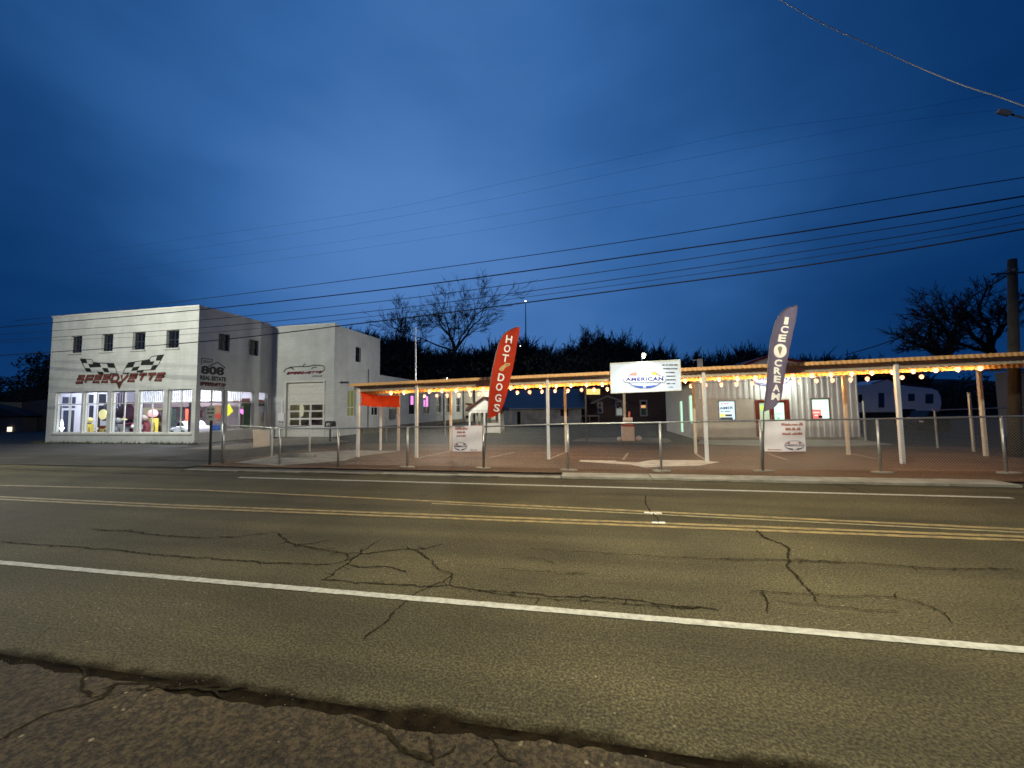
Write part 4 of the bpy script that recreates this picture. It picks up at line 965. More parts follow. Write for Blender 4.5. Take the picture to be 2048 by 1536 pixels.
string(re_, YR + .16, -.475, 'string of warm bulbs along the rear beam of the canopy')
# white post standing outside the canopy's left end
def simple_post(px, py0, py1, r, m, label, name='post', cat='post', Z=0.0, cap=True):
    b = atz(px, py0, Z); top = aty(px + (1 if px > 900 else -.2), py1, b.y).z
    mb = MB(); mb.tube([(b.x, b.y, Z), (b.x, b.y, top)], r, 10)
    if cap: mb.sphere((b.x, b.y, top), r * 1.25, 8, 5, .6)
    return make(name, mb, m, label=label, cat=cat)
simple_post(761, 901, 811, .055, M_postw, 'white round post left of the canopy, topped out below the red banner', 'metal_post')
simple_post(773, 884, 826, .03, M_galv, 'thin grey pole before the flank of the brick building', 'metal_post')
simple_post(1948, 904, 786, .05, M_galv, 'tall pale steel pole under the right end of the canopy', 'metal_post')
simple_post(1732, 882, 803, .05, M_galv, 'thin pale pole at the right corner of the ice cream shop', 'metal_post')
simple_post(831, 872, 656, .045, M_postw, 'tall white flagpole without a flag behind the canopy', 'flagpole', 'flagpole')
# red banner slung between the two left end posts
bn = MB(); A = [aty(721, 784, YF - .1), aty(721, 811, YF - .1)]; B = [aty(800, 791.5, YR - .07), aty(800, 814, YR - .07)]
nu, nv = 26, 8; vs = []
for j in range(nv + 1):
    for i in range(nu + 1):
        u, v = i / nu, j / nv; p = A[0].lerp(B[0], u).lerp(A[1].lerp(B[1], u), v)
        p.x += .035 * math.sin(u * 11 + v * 2.2) + .02 * math.sin(u * 27 + v * 4); p.z -= .05 * math.sin(math.pi * u) * (1 - .5 * v); vs.append(p)
bn.add(vs, [(j * (nu + 1) + i, j * (nu + 1) + i + 1, (j + 1) * (nu + 1) + i + 1, (j + 1) * (nu + 1) + i) for j in range(nv) for i in range(nu)])
bo = make('banner', bn, cloth('red_banner_cloth', (.62, .07, .025), .45), smooth=True, label='plain red banner slung between the two end posts of the canopy', cat='banner')
mb = MB()
for p in (A[0], A[1], B[0], B[1]): mb.tube([p, p + Vector((-.04 if p.y < 15 else .02, -.03 if p.y < 15 else .08, .02))], .006, 5)
make('tie', mb, M_black, bo)

# ---------------------------------------------------------------- chain link fence along the road
fp = [(445, 927, 850), (559, 930, 857), (676, 933, 857), (815, 935, 854), (967, 937, 853), (1137, 941, 848), (1323, 943, 845), (1525, 943, 841), (1762, 946, 838), (2013, 947, 833)]
FP = []
for px, yb_, yt_ in fp:
    b = atz(px, yb_); FP.append(Vector((b.x, b.y, aty(px, yt_, b.y).z)))
FP.append(FP[-1] + Vector((2.75, .1, .03))); FP.append(FP[-1] + Vector((2.75, .1, .03)))
fen = empty('chain_link_fence', (0, 11.7, 0), 'chain link fence with steel posts and a top rail along the road', 'fence')
for i, p in enumerate(FP):
    mb = MB(); r = .034 if i else .05; mb.tube([(p.x, p.y, 0), (p.x, p.y, p.z - .02 if i else p.z + .06)], r, 10); mb.sphere((p.x, p.y, p.z - .01 if i else p.z + .07), r * 1.2, 8, 5, .7); po = make('post', mb, M_galv, fen, smooth=True)
    if i >= 3:
        mb = MB(); mb.prism([(p.x + .27 * math.cos(k * .5236) * random.uniform(.85, 1.1), p.y - .05 + .12 * math.sin(k * .5236), .012) for k in range(12)], (0, 0, .035)); make('concrete_footing', mb, M_conc, po)
mb = MB(); mb.tube([p + Vector((0, 0, 0)) for p in FP], .024, 8); make('top_rail', mb, M_galv, fen, smooth=True)
M_wire = mat('fence_wire', (.30, .30, .27), .5, metal=.5)
mb = MB()
def wires(mb, a, b, ztop_a, ztop_b, zb=.06):
    L_ = math.hypot(b.x - a.x, b.y - a.y); n = int(L_ / .075); h = ztop_a - zb; k = int(h / .075) or 1
    def P(s, z):
        t = min(1, max(0, s / L_)); return Vector((a.x + (b.x - a.x) * t, a.y + (b.y - a.y) * t, z))
    for i in range(-k, n + 1):
        for sg in (1, -1):
            s0 = i * .075; s1 = s0 + h
            za, zb_ = (zb, ztop_a) if sg > 0 else (ztop_a, zb)
            t0 = max(0, -s0 / h); t1 = min(1, (L_ - s0) / h)
            if t1 - t0 < .02: continue
            p = P(s0 + h * t0, za + (zb_ - za) * t0); q = P(s0 + h * t1, za + (zb_ - za) * t1)
            d = Vector((0, 0, 1)) ; w = .0022
            mb.add([p + d * w, q + d * w, q + Vector((0, w, -w)), p + Vector((0, w, -w)), p - Vector((0, w, w)), q - Vector((0, w, w))], [(0, 1, 2, 3), (3, 2, 5, 4), (4, 5, 1, 0)])
for i in range(len(FP) - 1): wires(mb, FP[i], FP[i + 1], FP[i].z - .02, FP[i + 1].z - .02)
make('wire_mesh', mb, M_wire, fen)
# side run of the fence going back on the left
SP = [Vector((FP[0].x, FP[0].y, FP[0].z))] + [Vector((b.x, b.y, aty(px, yt_, b.y).z)) for px, yb_, yt_ in ((543, 914, 857), (619, 905, 824)) for b in [atz(px, yb_)]]
fe2 = empty('chain_link_fence', (SP[1].x, SP[1].y, 0), 'short side run of chain link fence going back from the left corner post', 'fence')
for p in SP[1:]:
    mb = MB(); mb.tube([(p.x, p.y, 0), (p.x, p.y, p.z)], .045, 10); mb.sphere((p.x, p.y, p.z), .055, 8, 5, .7); make('post', mb, M_postw, fe2, smooth=True)
mb = MB(); mb.tube([SP[0], SP[1], Vector((SP[2].x, SP[2].y, SP[1].z + .05))], .022, 8); make('top_rail', mb, M_galv, fe2, smooth=True)
mb = MB(); wires(mb, SP[0] + Vector((0, .05, 0)), SP[1], SP[0].z, SP[1].z); make('wire_mesh', mb, M_wire, fe2)
# right rear fence run
mb = MB(); a = atz(1965, 890); b = atz(2048, 890)
fe3 = empty('chain_link_fence', (14.5, 19.0, 0), 'dim rear fence run behind the right end of the canopy', 'fence')
mb = MB(); mb.tube([(13.9, 18.6, 1.55), (22, 18.8, 1.75)], .024, 8); make('top_rail', mb, M_galv, fe3)
for x in (14.0, 16.7, 19.4):
    mb = MB(); mb.cyl(x, 18.62 + (x - 14) * .025, 0, 1.57 + (x - 14) * .024, .035, 8); make('post', mb, M_galv, fe3)
# wheel stop and blank sheet
a = atz(560, 913); b = atz(631, 914.5)
mb = MB(); d = (b - a).normalized(); s = Vector((-d.y, d.x, 0)) * .09
mb.hexa([a - s + Vector((0, 0, .014)), b - s + Vector((0, 0, .014)), b + s + Vector((0, 0, .014)), a + s + Vector((0, 0, .014))], [a - s * .6 + Vector((0, 0, .13)), b - s * .6 + Vector((0, 0, .13)), b + s * .6 + Vector((0, 0, .13)), a + s * .6 + Vector((0, 0, .13))])
bevel(make('wheel_stop', mb, M_conc, label='long concrete wheel stop lying behind the left part of the fence', cat='wheel stop'), .015)
mb = MB(); nu, nv = 8, 8; X = SP[0].x + .10
pl = [atx(505, 859, X), atx(540, 858, X), atx(540, 892, X), atx(506, 896, X)]; vs = []
for j in range(nv + 1):
    for i in range(nu + 1):
        u, v = i / nu, j / nv; p = pl[0].lerp(pl[1], u).lerp(pl[3].lerp(pl[2], u), v); p.x += .02 * math.sin(u * 7 + v * 3); vs.append(p)
mb.add(vs, [(j * (nu + 1) + i, j * (nu + 1) + i + 1, (j + 1) * (nu + 1) + i + 1, (j + 1) * (nu + 1) + i) for j in range(nv) for i in range(nu)])
o = make('banner', mb, mat('faded_cream_sheet', (.82, .77, .68), .75, var=.1, vscale=3), smooth=True, label='faded blank cream sheet tied to the left side fence', cat='banner')
o.modifiers.new('thick', 'SOLIDIFY').thickness = .004

# ---------------------------------------------------------------- banners tied to the road fence
M_vinyl = mat('banner_vinyl', (.74, .69, .72), .55, var=.08, vscale=4)
M_ink_brown = mat('ink_red_brown', (.36, .14, .11), .7); M_ink_dark = mat('ink_dark_violet', (.07, .05, .10), .7); M_ink_red = mat('ink_red', (.33, .10, .08), .7)
def fence_banner(c4, label, logo, lines, seed):
    rr = random.Random(seed)
    px = [c[0] for c in c4]
    Yp = 11.50 if px[0] < 1200 else 11.84
    P4 = [aty(a, b, Yp) for a, b in c4]           # tl tr br bl
    def at(u, v, d=0.0):
        p = P4[0].lerp(P4[1], u).lerp(P4[3].lerp(P4[2], u), v); p.y += .018 * math.sin(u * 6 + v * 2) + .012 * math.sin(v * 9 + u * 3) - d; return p
    mb = MB(); nu, nv = 16, 12
    mb.add([at(i / nu, j / nv) for j in range(nv + 1) for i in range(nu + 1)], [(j * (nu + 1) + i, (j + 1) * (nu + 1) + i, (j + 1) * (nu + 1) + i + 1, j * (nu + 1) + i + 1) for j in range(nv) for i in range(nu)])
    o = make('banner', mb, M_vinyl, smooth=True, label=label, cat='banner')
    mb = MB()
    for (u0, u1, v0, v1) in lines:      # rows of script too small to read: a run of strokes
        u = u0; 
        while u < u1:
            w = rr.uniform(.018, .034); k = rr.choice((0, 1, 2)); vm = (v0 + v1) / 2
            if rr.random() < .12: u += w * .8; continue
            pts = [at(u, v1, .006), at(u + w * .4, v0 if k else vm, .006), at(u + w * .8, vm, .006), at(u + w, v1, .006)]
            mb.ribbon(pts, .018, up=(0, -1, 0)); u += w * .95
    make('script_lines', mb, M_ink_brown, o)
    cu, cv, ru, rv = logo; mb = MB(); N_ = 28
    ring = lambda k, s: at(cu + ru * s * math.cos(k), cv + rv * s * math.sin(k), .007)
    mb.ribbon([ring(2 * math.pi * i / N_, 1.0) for i in range(N_ + 1)], .008, up=(0, -1, 0))
    low = [at(cu + ru * math.cos(a_), cv + rv * math.sin(a_), .0075) for a_ in [math.pi * (.06 + .88 * i / 12) for i in range(13)]]; inn = [at(cu + ru * .86 * math.cos(a_), cv + rv * (.30 + .38 * math.sin(a_)), .0075) for a_ in [math.pi * (.06 + .88 * i / 12) for i in range(13)]]
    mb.add(low + inn, [(i, i + 1, 13 + i + 1, 13 + i) for i in range(12) if i not in (5, 6)])
    put_text(mb, 'AMERICAN', at(cu - ru, cv + rv * .20, .009), at(cu + ru, cv + rv * .20, .009), at(cu - ru, cv - rv * .22, .009), at(cu + ru, cv - rv * .22, .009), bold=.03)
    make('oval_logo', mb, M_ink_dark, o)
    mb = MB()
    for s in (-1, 1):
        mb.add([at(cu + s * ru * .85, cv - rv * .36, .008), at(cu + s * ru * .42, cv - rv * .36, .008), at(cu + s * ru * .50, cv - rv * .82, .008)], [(0, 1, 2)])
    make('logo_wedge', mb, M_ink_red, o)
    mb = MB()
    for u, v in ((.015, .02), (.985, .02), (.985, .97), (.015, .97)):
        p = at(u, v); mb.tube([p, p + Vector((.03 * (1 if u > .5 else -1), .05, .03))], .004, 5)
    make('tie', mb, M_black, o)
    return o
fence_banner([(904.5, 852), (965, 851), (964, 903), (904.5, 903)], 'small cream banner on the fence just left of the red feather flag', (.28, .80, .22, .155), [(.10, .50, .06, .15), (.16, .42, .21, .29), (.14, .44, .35, .42), (.60, .86, .93, .95)], 3)
fence_banner([(1526, 843), (1610, 841), (1612.5, 903), (1530, 903)], 'larger cream banner on the fence below the blue feather flag', (.72, .80, .24, .15), [(.44, .92, .06, .16), (.52, .86, .22, .31), (.44, .90, .38, .46), (.08, .38, .93, .96)], 5)

# ---------------------------------------------------------------- feather flags
def feather(left, right, base, org, sc_, Yp, letters, lsize, ang, m_cloth, m_let, label, bold, extra=None):
    """left/right: outline traced from the top of the flag; all in one leaning plane facing the road"""
    to = lambda z: (org[0] + z[0] / sc_, org[1] + z[1] / sc_)
    Lp = [aty(*to(p), Yp) for p in left]; Rp = [aty(*to(p), Yp) for p in right]
    bx = aty(*base, Yp); bx.z = 0
    def wob(p, d=0.0):
        q = Vector(p); q.y += .06 * math.sin(q.z * 2.1 + q.x * 2.6) + .022 * math.sin(q.x * 13 - q.z * 3.1) + .008 * math.sin(q.x * 6 + q.z * 11) - d; return q
    t = empty('feather_flag', (bx.x, Yp, 0), label, 'feather flag')
    def smp(P, n):
        ds = [0]
        for i in range(1, len(P)): ds.append(ds[-1] + (P[i] - P[i - 1]).length)
        out_ = []
        for k in range(n + 1):
            s = ds[-1] * k / n; i = max(j for j in range(len(ds)) if ds[j] <= s + 1e-9); i = min(i, len(P) - 2)
            out_.append(P[i].lerp(P[i + 1], (s - ds[i]) / (ds[i + 1] - ds[i])))
        return out_
    n, m_ = 40, 8; a = smp(Lp, n); b = smp(Rp, n)
    # keep rows level: pair by height
    mb = MB(); vs = []
    for i in range(n + 1):
        for j in range(m_ + 1): vs.append(wob(a[i].lerp(b[i], j / m_)))
    mb.add(vs, [(i * (m_ + 1) + j, i * (m_ + 1) + j + 1, (i + 1) * (m_ + 1) + j + 1, (i + 1) * (m_ + 1) + j) for i in range(n) for j in range(m_)])
    make('flag_cloth', mb, m_cloth, t, smooth=True)
    mb = MB(); pole = [wob(p, .012) for p in a]; pole = pole + [Vector((a[-1].x * .6 + bx.x * .4, Yp, a[-1].z * .6)), Vector((bx.x, Yp, 0))]
    k_ = len(pole); mb.tube(pole, [.008 + .009 * i / k_ for i in range(k_)], 8); make('pole', mb, mat('flag_pole_grey', (.10, .10, .11), .4), t, smooth=True)
    ca, sa_ = math.cos(R(ang)), math.sin(R(ang)); mb = MB()
    for k3, (ch, (zx, zy)) in enumerate(letters):
        if k3 == 3: make('lettering', mb, m_let, t); mb = MB()
        w, h = lsize; w = w * {'I': .55, 'M': 1.15}.get(ch, 1)
        def cn(u, v): return aty(*to((zx + (u * w / 2) * ca + (v * h / 2) * sa_, zy + (u * w / 2) * sa_ - (v * h / 2) * ca)), Yp)
        put_text(mb, ch, cn(-1, -1), cn(1, -1), cn(-1, 1), cn(1, 1), bold=bold, fn=lambda p: wob(p, .014))
    make('lettering', mb, m_let, t)
    if extra: extra(t, to, wob)
    return t
M_fl_white = mat('flag_white_ink', (.78, .76, .72), .7)
def hotdog(t, to, wob):
    for k, (pl, m_) in enumerate((([(355, 725), (372, 690), (450, 630), (515, 632), (508, 660), (440, 700), (415, 742), (380, 752)], mat('bun_ink', (.48, .30, .12), .7)), ([(372, 722), (400, 688), (470, 640), (500, 640), (470, 668), (410, 708), (385, 735)], mat('sausage_ink', (.30, .12, .05), .7)))):
        mb = MB(); mb.add([wob(aty(*to(p), 11.42), .016 + .004 * k) for p in pl], [tuple(range(len(pl)))]); make('food_picture', mb, m_, t)
feather([(662, 108), (580, 118), (500, 145), (420, 200), (350, 320), (300, 520), (250, 800), (205, 1150), (172, 1440)],
        [(662, 110), (655, 180), (620, 330), (570, 600), (510, 900), (470, 1100), (410, 1270), (370, 1345), (290, 1410), (176, 1440)],
        (968, 938), (950, 640), 7.314, 11.42, [('H', (495, 280)), ('O', (465, 415)), ('T', (440, 557)), ('D', (388, 842)), ('O', (362, 982)), ('G', (345, 1140)), ('S', (322, 1285))],
        (96, 112), 9, cloth('red_flag_cloth', (.46, .045, .022), .35), M_fl_white, 'red feather flag reading HOT DOGS', .018, hotdog)
def cone(t, to, wob):
    mb = MB(); n_ = 26; mb.add([wob(aty(*to((245 + 72 * math.cos(2 * math.pi * i / n_), 597 + 82 * math.sin(2 * math.pi * i / n_))), 11.75), .014) for i in range(n_)], [tuple(range(n_))]); o = make('white_disc', mb, M_fl_white, t)
    mb = MB(); mb.add([wob(aty(*to(p), 11.75), .040) for p in [(240, 650), (222, 590), (258, 592)]], [(0, 1, 2)]); make('cone_picture', mb, mat('cone_ink', (.22, .15, .07), .7), o)
    mb = MB(); mb.add([wob(aty(*to((241 + 24 * math.cos(2 * math.pi * i / 12), 570 + 26 * math.sin(2 * math.pi * i / 12))), 11.75), .040) for i in range(12)], [tuple(range(12))]); make('scoop_picture', mb, mat('scoop_ink', (.20, .18, .13), .7), o)
feather([(430, 68), (330, 90), (260, 130), (200, 200), (160, 300), (130, 460), (110, 640), (85, 850), (60, 1050), (40, 1320)],
        [(432, 70), (430, 130), (400, 260), (370, 420), (345, 650), (310, 850), (270, 1050), (235, 1170), (160, 1270), (44, 1320)],
        (1526, 943), (1520, 600), 5.9, 11.75, [('I', (300, 250)), ('C', (283, 350)), ('E', (262, 450)), ('C', (225, 740)), ('R', (210, 835)), ('E', (203, 935)), ('A', (182, 1040)), ('M', (170, 1140))],
        (80, 84), 7, cloth('slate_violet_flag_cloth', (.18, .16, .25), .30), M_fl_white, 'slate blue feather flag reading ICE CREAM', .04, cone)

# ---------------------------------------------------------------- lit sign board on the canopy
YS = 13.42
c4 = [aty(1218.5, 726.5, YS), aty(1359.5, 719, YS), aty(1363, 781, YS), aty(1222, 787, YS)]   # tl tr br bl
zl0, zl1 = c4[3].z, c4[0].z; zr0, zr1 = c4[2].z, c4[1].z; sx0, sx1 = c4[3].x, c4[2].x
sg = empty('sign_board', ((sx0 + sx1) / 2, YS, zl0), 'white lit sign board reading AMERICAN in a blue and orange oval', 'sign')
def sp(u, v, d=0.0): 
    x = sx0 + (sx1 - sx0) * u; z0 = zl0 + (zr0 - zl0) * u; z1 = zl1 + (zr1 - zl1) * u
    return Vector((x, YS - d, z0 + (z1 - z0) * v))
mb = MB(); mb.hexa([sp(0, 0), sp(1, 0), sp(1, 0) + Vector((0, .16, 0)), sp(0, 0) + Vector((0, .16, 0))], [sp(0, 1), sp(1, 1), sp(1, 1) + Vector((0, .16, 0)), sp(0, 1) + Vector((0, .16, 0))])
make('board', mb, mat('sign_white', (.47, .53, .62), .5, emit=(.8, .9, 1.0), estr=.22), sg)  # faint glow in board, plaque and print, added on top of the floodlight
mb = MB(); e_ = .012
for a, b, c, d in (((0, 0), (1, 0), .0, .035), ((0, 1), (1, 1), .965, 1.0)):
    mb.hexa([sp(0, c, .02), sp(1, c, .02), sp(1, c, .0015), sp(0, c, .0015)], [sp(0, d, .02), sp(1, d, .02), sp(1, d, .0015), sp(0, d, .0015)])
for c, d in ((0, .014), (.986, 1)):
    mb.hexa([sp(c, .036, .02), sp(d, .036, .02), sp(d, .036, .0015), sp(c, .036, .0015)], [sp(c, .964, .02), sp(d, .964, .02), sp(d, .964, .0015), sp(c, .964, .0015)])
make('frame', mb, M_white, sg)
M_s_blue = mat('sign_blue', (.03, .09, .55), .5, emit=(.03, .10, .6), estr=.25); M_s_or = mat('sign_orange', (.80, .26, .04), .5, emit=(.8, .25, .03), estr=.25); M_s_red = mat('sign_red_orange', (.62, .10, .04), .5, emit=(.6, .1, .04), estr=.2)
M_s_navy = mat('sign_navy', (.015, .015, .15), .5); M_s_grey = mat('sign_grey', (.07, .08, .09), .6)
def sq(zx, zy, d=.012):
    p = aty(1200 + zx / 7.68, 700 + zy / 7.68, YS); p.y = YS - d; return p
def pol(mb, pts, d=.012): mb.add([sq(a, b, d) for a, b in pts], [tuple(range(len(pts)))])
o_ = MB(); ring = []
cx_, cy_ = 683, 450
for i in range(49):
    a_ = 2 * math.pi * i / 48; ring.append(sq(cx_ + 262 * math.cos(a_), cy_ + 134 * math.sin(a_)))
make('oval_outline', MB().add([], []) if 0 else (lambda q: (q.ribbon(ring, .022, up=(0, -1, 0)), q)[1])(MB()), M_s_navy, sg)
mb = MB()
for s, rng in ((-1, (150, 95)), (1, (30, 85))):
    up_ = [sq(cx_ + 250 * math.cos(R(a_)), cy_ + 126 * math.sin(R(a_)), .014) for a_ in [rng[0] + (rng[1] - rng[0]) * i / 10 for i in range(11)]]
    dn_ = [sq(cx_ + 222 * math.cos(R(a_)), cy_ + 62 + 38 * math.sin(R(a_)), .014) for a_ in [rng[0] + (rng[1] - rng[0]) * i / 10 for i in range(11)]]
    mb.add(up_ + dn_, [(i, i + 1, 12 + i, 11 + i) for i in range(10)])
make('blue_arc', mb, M_s_blue, sg)
mb = MB(); pol(mb, [(785, 332), (840, 335), (925, 382), (785, 384)]); make('orange_wedge', mb, M_s_or, sg)
mb = MB(); pol(mb, [(450, 388), (500, 352), (560, 338), (575, 388)]); make('red_wedge', mb, M_s_red, sg)
# white plaque for the name
mb = MB(); pol(mb, [(400, 402), (970, 402), (1000, 420), (1008, 450), (1000, 478), (970, 496), (400, 496), (370, 478), (362, 450), (370, 420)], .016); make('name_plaque', mb, mat('plaque_white', (.74, .76, .78), .5, emit=(.85, .92, 1), estr=.10), sg)
mb = MB(); pl = [(400, 402), (970, 402), (1000, 420), (1008, 450), (1000, 478), (970, 496), (400, 496), (370, 478), (362, 450), (370, 420), (400, 402)]
mb.ribbon([sq(a, b, .018) for a, b in pl if not (0)], .012, up=(0, -1, 0)); make('plaque_outline', mb, M_s_navy, sg)
mb = MB(); put_text(mb, 'AMERICAN', sq(392, 478, .021), sq(972, 474, .021), sq(392, 420, .021), sq(972, 408, .021), bold=.055, sp=1.15); make('name_lettering', mb, M_s_navy, sg)
mb = MB()
rr = random.Random(11)
for (yy, x0, x1) in ((230, 960, 1195), (288, 970, 1190), (345, 1008, 1155), (401, 1018, 1155), (457, 1020, 1155), (514, 1022, 1150)):
    x = x0
    while x < x1:
        w = rr.uniform(9, 15)
        if rr.random() < .12: x += w * .6; continue
        h = rr.uniform(14, 19); mb.ribbon([sq(x, yy + h / 2), sq(x + 2, yy - h / 2), sq(x + w * .55, yy - h / 2 + 2), sq(x + w * .55, yy + h / 2)], .014, up=(0, -1, 0)); x += w
put_text(mb, 'COFFEE', sq(1048, 580), sq(1120, 579), sq(1048, 562), sq(1120, 561), bold=.03)
make('menu_lines', mb, M_s_grey, sg)
mb = MB()
for (x0, y0, x1, y1) in ((410, 300, 480, 272), (430, 325, 530, 285), (400, 352, 480, 322)):
    for k in range(7):
        a = x0 + (x1 - x0) * k / 7; b = y0 + (y1 - y0) * k / 7; mb.ribbon([sq(a, b + 6), sq(a + 3, b - 6), sq(a + 7, b + 4)], .012, up=(0, -1, 0))
make('slogan_script', mb, M_s_red, sg)
mb = MB()
for x in (sx0 + .4, sx1 - .4): mb.box(x - .03, x + .03, YS + .161, YF - .052, zt(x) - .25, zt(x) - .19)
make('bracket', mb, M_galv, sg)
# the lamp over the board
lt = empty('sign_lamp', (sp(.48, 1).x, YS, sp(.48, 1).z), 'small floodlight on a stalk over the sign board', 'floodlight')
q = sp(.465, 1)
mb = MB(); mb.tube([q + Vector((0, .05, 0)), q + Vector((0, .02, .16)), q + Vector((0, -.30, .22))], .014, 6); make('arm', mb, M_galv, lt)
mb = MB(); mb.hexa([q + Vector((-.07, -.42, .13)), q + Vector((.07, -.42, .13)), q + Vector((.07, -.27, .16)), q + Vector((-.07, -.27, .16))], [q + Vector((-.05, -.40, .24)), q + Vector((.05, -.40, .24)), q + Vector((.05, -.28, .25)), q + Vector((-.05, -.28, .25))]); make('housing', mb, M_galv, lt)
mb = MB(); mb.sphere(q + Vector((0, -.34, .115)), .035, 10, 6); make('lens', mb, emis('flood_lens', (.92, .97, 1), 60), lt)
l = bpy.data.lights.new('sign_flood', 'SPOT'); l.energy = 125; l.color = (.88, .95, 1.0); l.spot_size = R(150); l.spot_blend = .7; l.shadow_soft_size = .05
o = bpy.data.objects.new('sign_flood', l); COL.objects.link(o); o.parent = lt; o.location = q + Vector((0, -.36, .06)) - lt.location; o.rotation_euler = (R(8), 0, 0)

# ---------------------------------------------------------------- small roadside things
t = empty('parking_sign', atz(418, 930), 'small pale sign on a dark post at the left end of the fence', 'sign')
b = atz(418, 930); zT = aty(418, 811, b.y).z; zB = aty(418, 841, b.y).z; hw = (aty(427, 825, b.y).x - aty(409, 825, b.y).x) / 2
mb = MB(); mb.box(b.x - .03, b.x + .03, b.y, b.y + .05, 0, zT - .05); make('post', mb, M_black, t)
mb = MB(); r_ = .05; mb.prism([(b.x - hw, b.y - .012, zB + r_), (b.x - hw + r_, b.y - .012, zB), (b.x + hw - r_, b.y - .012, zB), (b.x + hw, b.y - .012, zB + r_), (b.x + hw, b.y - .012, zT - r_ * 2), (b.x + hw - r_ * 2, b.y - .012, zT), (b.x - hw + r_ * 2, b.y - .012, zT), (b.x - hw, b.y - .012, zT - r_ * 2)], (0, .01, 0)); make('plate', mb, mat('sign_plate', (.42, .44, .38), .5), t)
mb = MB(); H_ = zT - zB
for v, spans in ((.74, ((.12, .42), (.56, .86))), (.50, ((.12, .40), (.48, .84))), (.24, ((.30, .70),))):
    for a_, c_ in spans: mb.box(b.x - hw + 2 * hw * a_, b.x - hw + 2 * hw * c_, b.y - .0155, b.y - .0125, zB + H_ * (v - .05), zB + H_ * (v + .06))
make('writing', mb, mat('sign_ink', (.06, .08, .06), .6), t)
t = empty('mailbox', atz(660, 884), 'black mailbox with a pale number label on a post in front of the garage wing', 'mailbox')
b = atz(660, 884); zc = aty(660, 848, b.y).z; w_ = .36
mb = MB(); mb.box(b.x - .04, b.x + .04, b.y - .04, b.y + .04, 0, zc - .20); make('post', mb, M_black, t)
mb = MB(); prof = [(-.17, -.16), (.17, -.16), (.17, .04)] + [(.17 * math.cos(R(a_)), .04 + .14 * math.sin(R(a_))) for a_ in range(15, 180, 15)] + [(-.17, .04)]
mb.prism([(b.x - w_ * .7, b.y + p, zc + q_) for p, q_ in prof], (w_ * 1.4, 0, 0)); make('box', mb, M_black, t)
mb = MB(); put_text(mb, '871', (b.x - .14, b.y - .175, zc - .09), (b.x + .10, b.y - .175, zc - .09), (b.x - .14, b.y - .175, zc + .05), (b.x + .10, b.y - .175, zc + .05), bold=.03); make('number', mb, M_white, t)
# ---------------------------------------------------------------- ice cream shop
YC = 23.1; C0 = atz(1390, 878); CXL = C0.x; CXR = aty(1720, 850, YC).x; HC = aty(1560, 762, YC).z + .25
shop = empty('ice_cream_shop', ((CXL + CXR) / 2, YC, 0), 'low metal clad shop with red double doors and lit windows behind the canopy', 'building')
def corr(name, c):
    return mat(name, c, .45, metal=.15, var=.15, vscale=1.5)
M_clad = mat('pale_cladding', (.60, .63, .63), .6, metal=.0, var=.12, vscale=1.5); M_smooth = mat('smooth_render', (.50, .49, .44), .75, var=.14, vscale=2, bump=.2, bscale=30)
co = (CXL, YC, 0); CL = CXR - CXL
ca_ = lambda px, py=820: aty(px, py, YC).x - CXL
cz_ = lambda px, py: aty(px, py, YC).z
wl = (ca_(1437), ca_(1471.5), cz_(1455, 840.5), cz_(1455, 801.5)); wr = (ca_(1623), ca_(1660.5), cz_(1640, 838.5), cz_(1640, 797.5)); dr = (ca_(1513), ca_(1575.5), .12, cz_(1545, 800.5))
mb = MB(); wall(mb, co, fu, CL, HC, [wl, wr, dr], .2, fn_); make('front_wall', mb, M_smooth, shop)
# ribbed cladding over the front, except the smooth left lower part
def ribs(u0, u1, z0, z1):
    mb = MB(); p = .29; u = u0; prof = []
    while u < u1 - 1e-6:
        e2 = min(u + p, u1); prof += [(u, 0.004), (u + .03, .045), (u + .10, .045), (u + .13, .004)]; u += p
    prof = [q_ for q_ in prof if q_[0] <= u1] + [(u1, .004)]
    vs = []
    for a_, d_ in prof: vs += [(CXL + a_, YC - d_, z0), (CXL + a_, YC - d_, z1)]
    mb.add(vs, [(2 * i, 2 * i + 2, 2 * i + 3, 2 * i + 1) for i in range(len(prof) - 1)]); return mb
for (a_, b_, c_, d_) in [(wl[1] + .25, dr[0] - .08, .8 + 1.1, HC), (.3, dr[0] - .08, wl[3] + .12, HC), (dr[0] - .08, dr[1] + .08, dr[3] + .08, HC), (dr[1] + .10, wr[0] - .06, .12, HC), (wr[0] - .06, wr[1] + .06, wr[3] + .06, HC), (wr[0] - .06, wr[1] + .06, .12, wr[2] - .06), (wr[1] + .06, CL, .12, HC)]:
    if (a_, c_) == (wl[1] + .25, .8 + 1.1): continue
    make('ribbed_cladding', ribs(a_, b_, c_, d_), M_clad, shop)
M_mint = emis('mint_lit_glass', (.55, .95, .72), .92); M_mint2 = emis('white_lit_glass', (.72, 1.0, .86), .95)
def lit_window(h, label):
    mb = MB(); a0, a1, z0, z1 = h; fw = .04
    for q_ in ((a0, a0 + fw, z0, z1), (a1 - fw, a1, z0, z1), (a0 + fw, a1 - fw, z0, z0 + fw), (a0 + fw, a1 - fw, z1 - fw, z1)): bar(mb, co, fu, fn_, *q_, .0, .08)
    w = make('window', mb, M_dark, shop); g_ = MB(); bar(g_, co, fu, fn_, a0 + .02, a1 - .02, z0 + .02, z1 - .02, .04, .05); make('pane', g_, M_mint2, w); return w
def onp(h, u, v, d): return Vector((CXL + h[0] + (h[1] - h[0]) * u, YC + .04 - d, h[2] + (h[3] - h[2]) * v))
def rectp(mb, h, u0, u1, v0, v1, d): mb.add([onp(h, u0, v0, d), onp(h, u1, v0, d), onp(h, u1, v1, d), onp(h, u0, v1, d)], [(0, 1, 2, 3)]); return mb
w = lit_window(wl, 0)
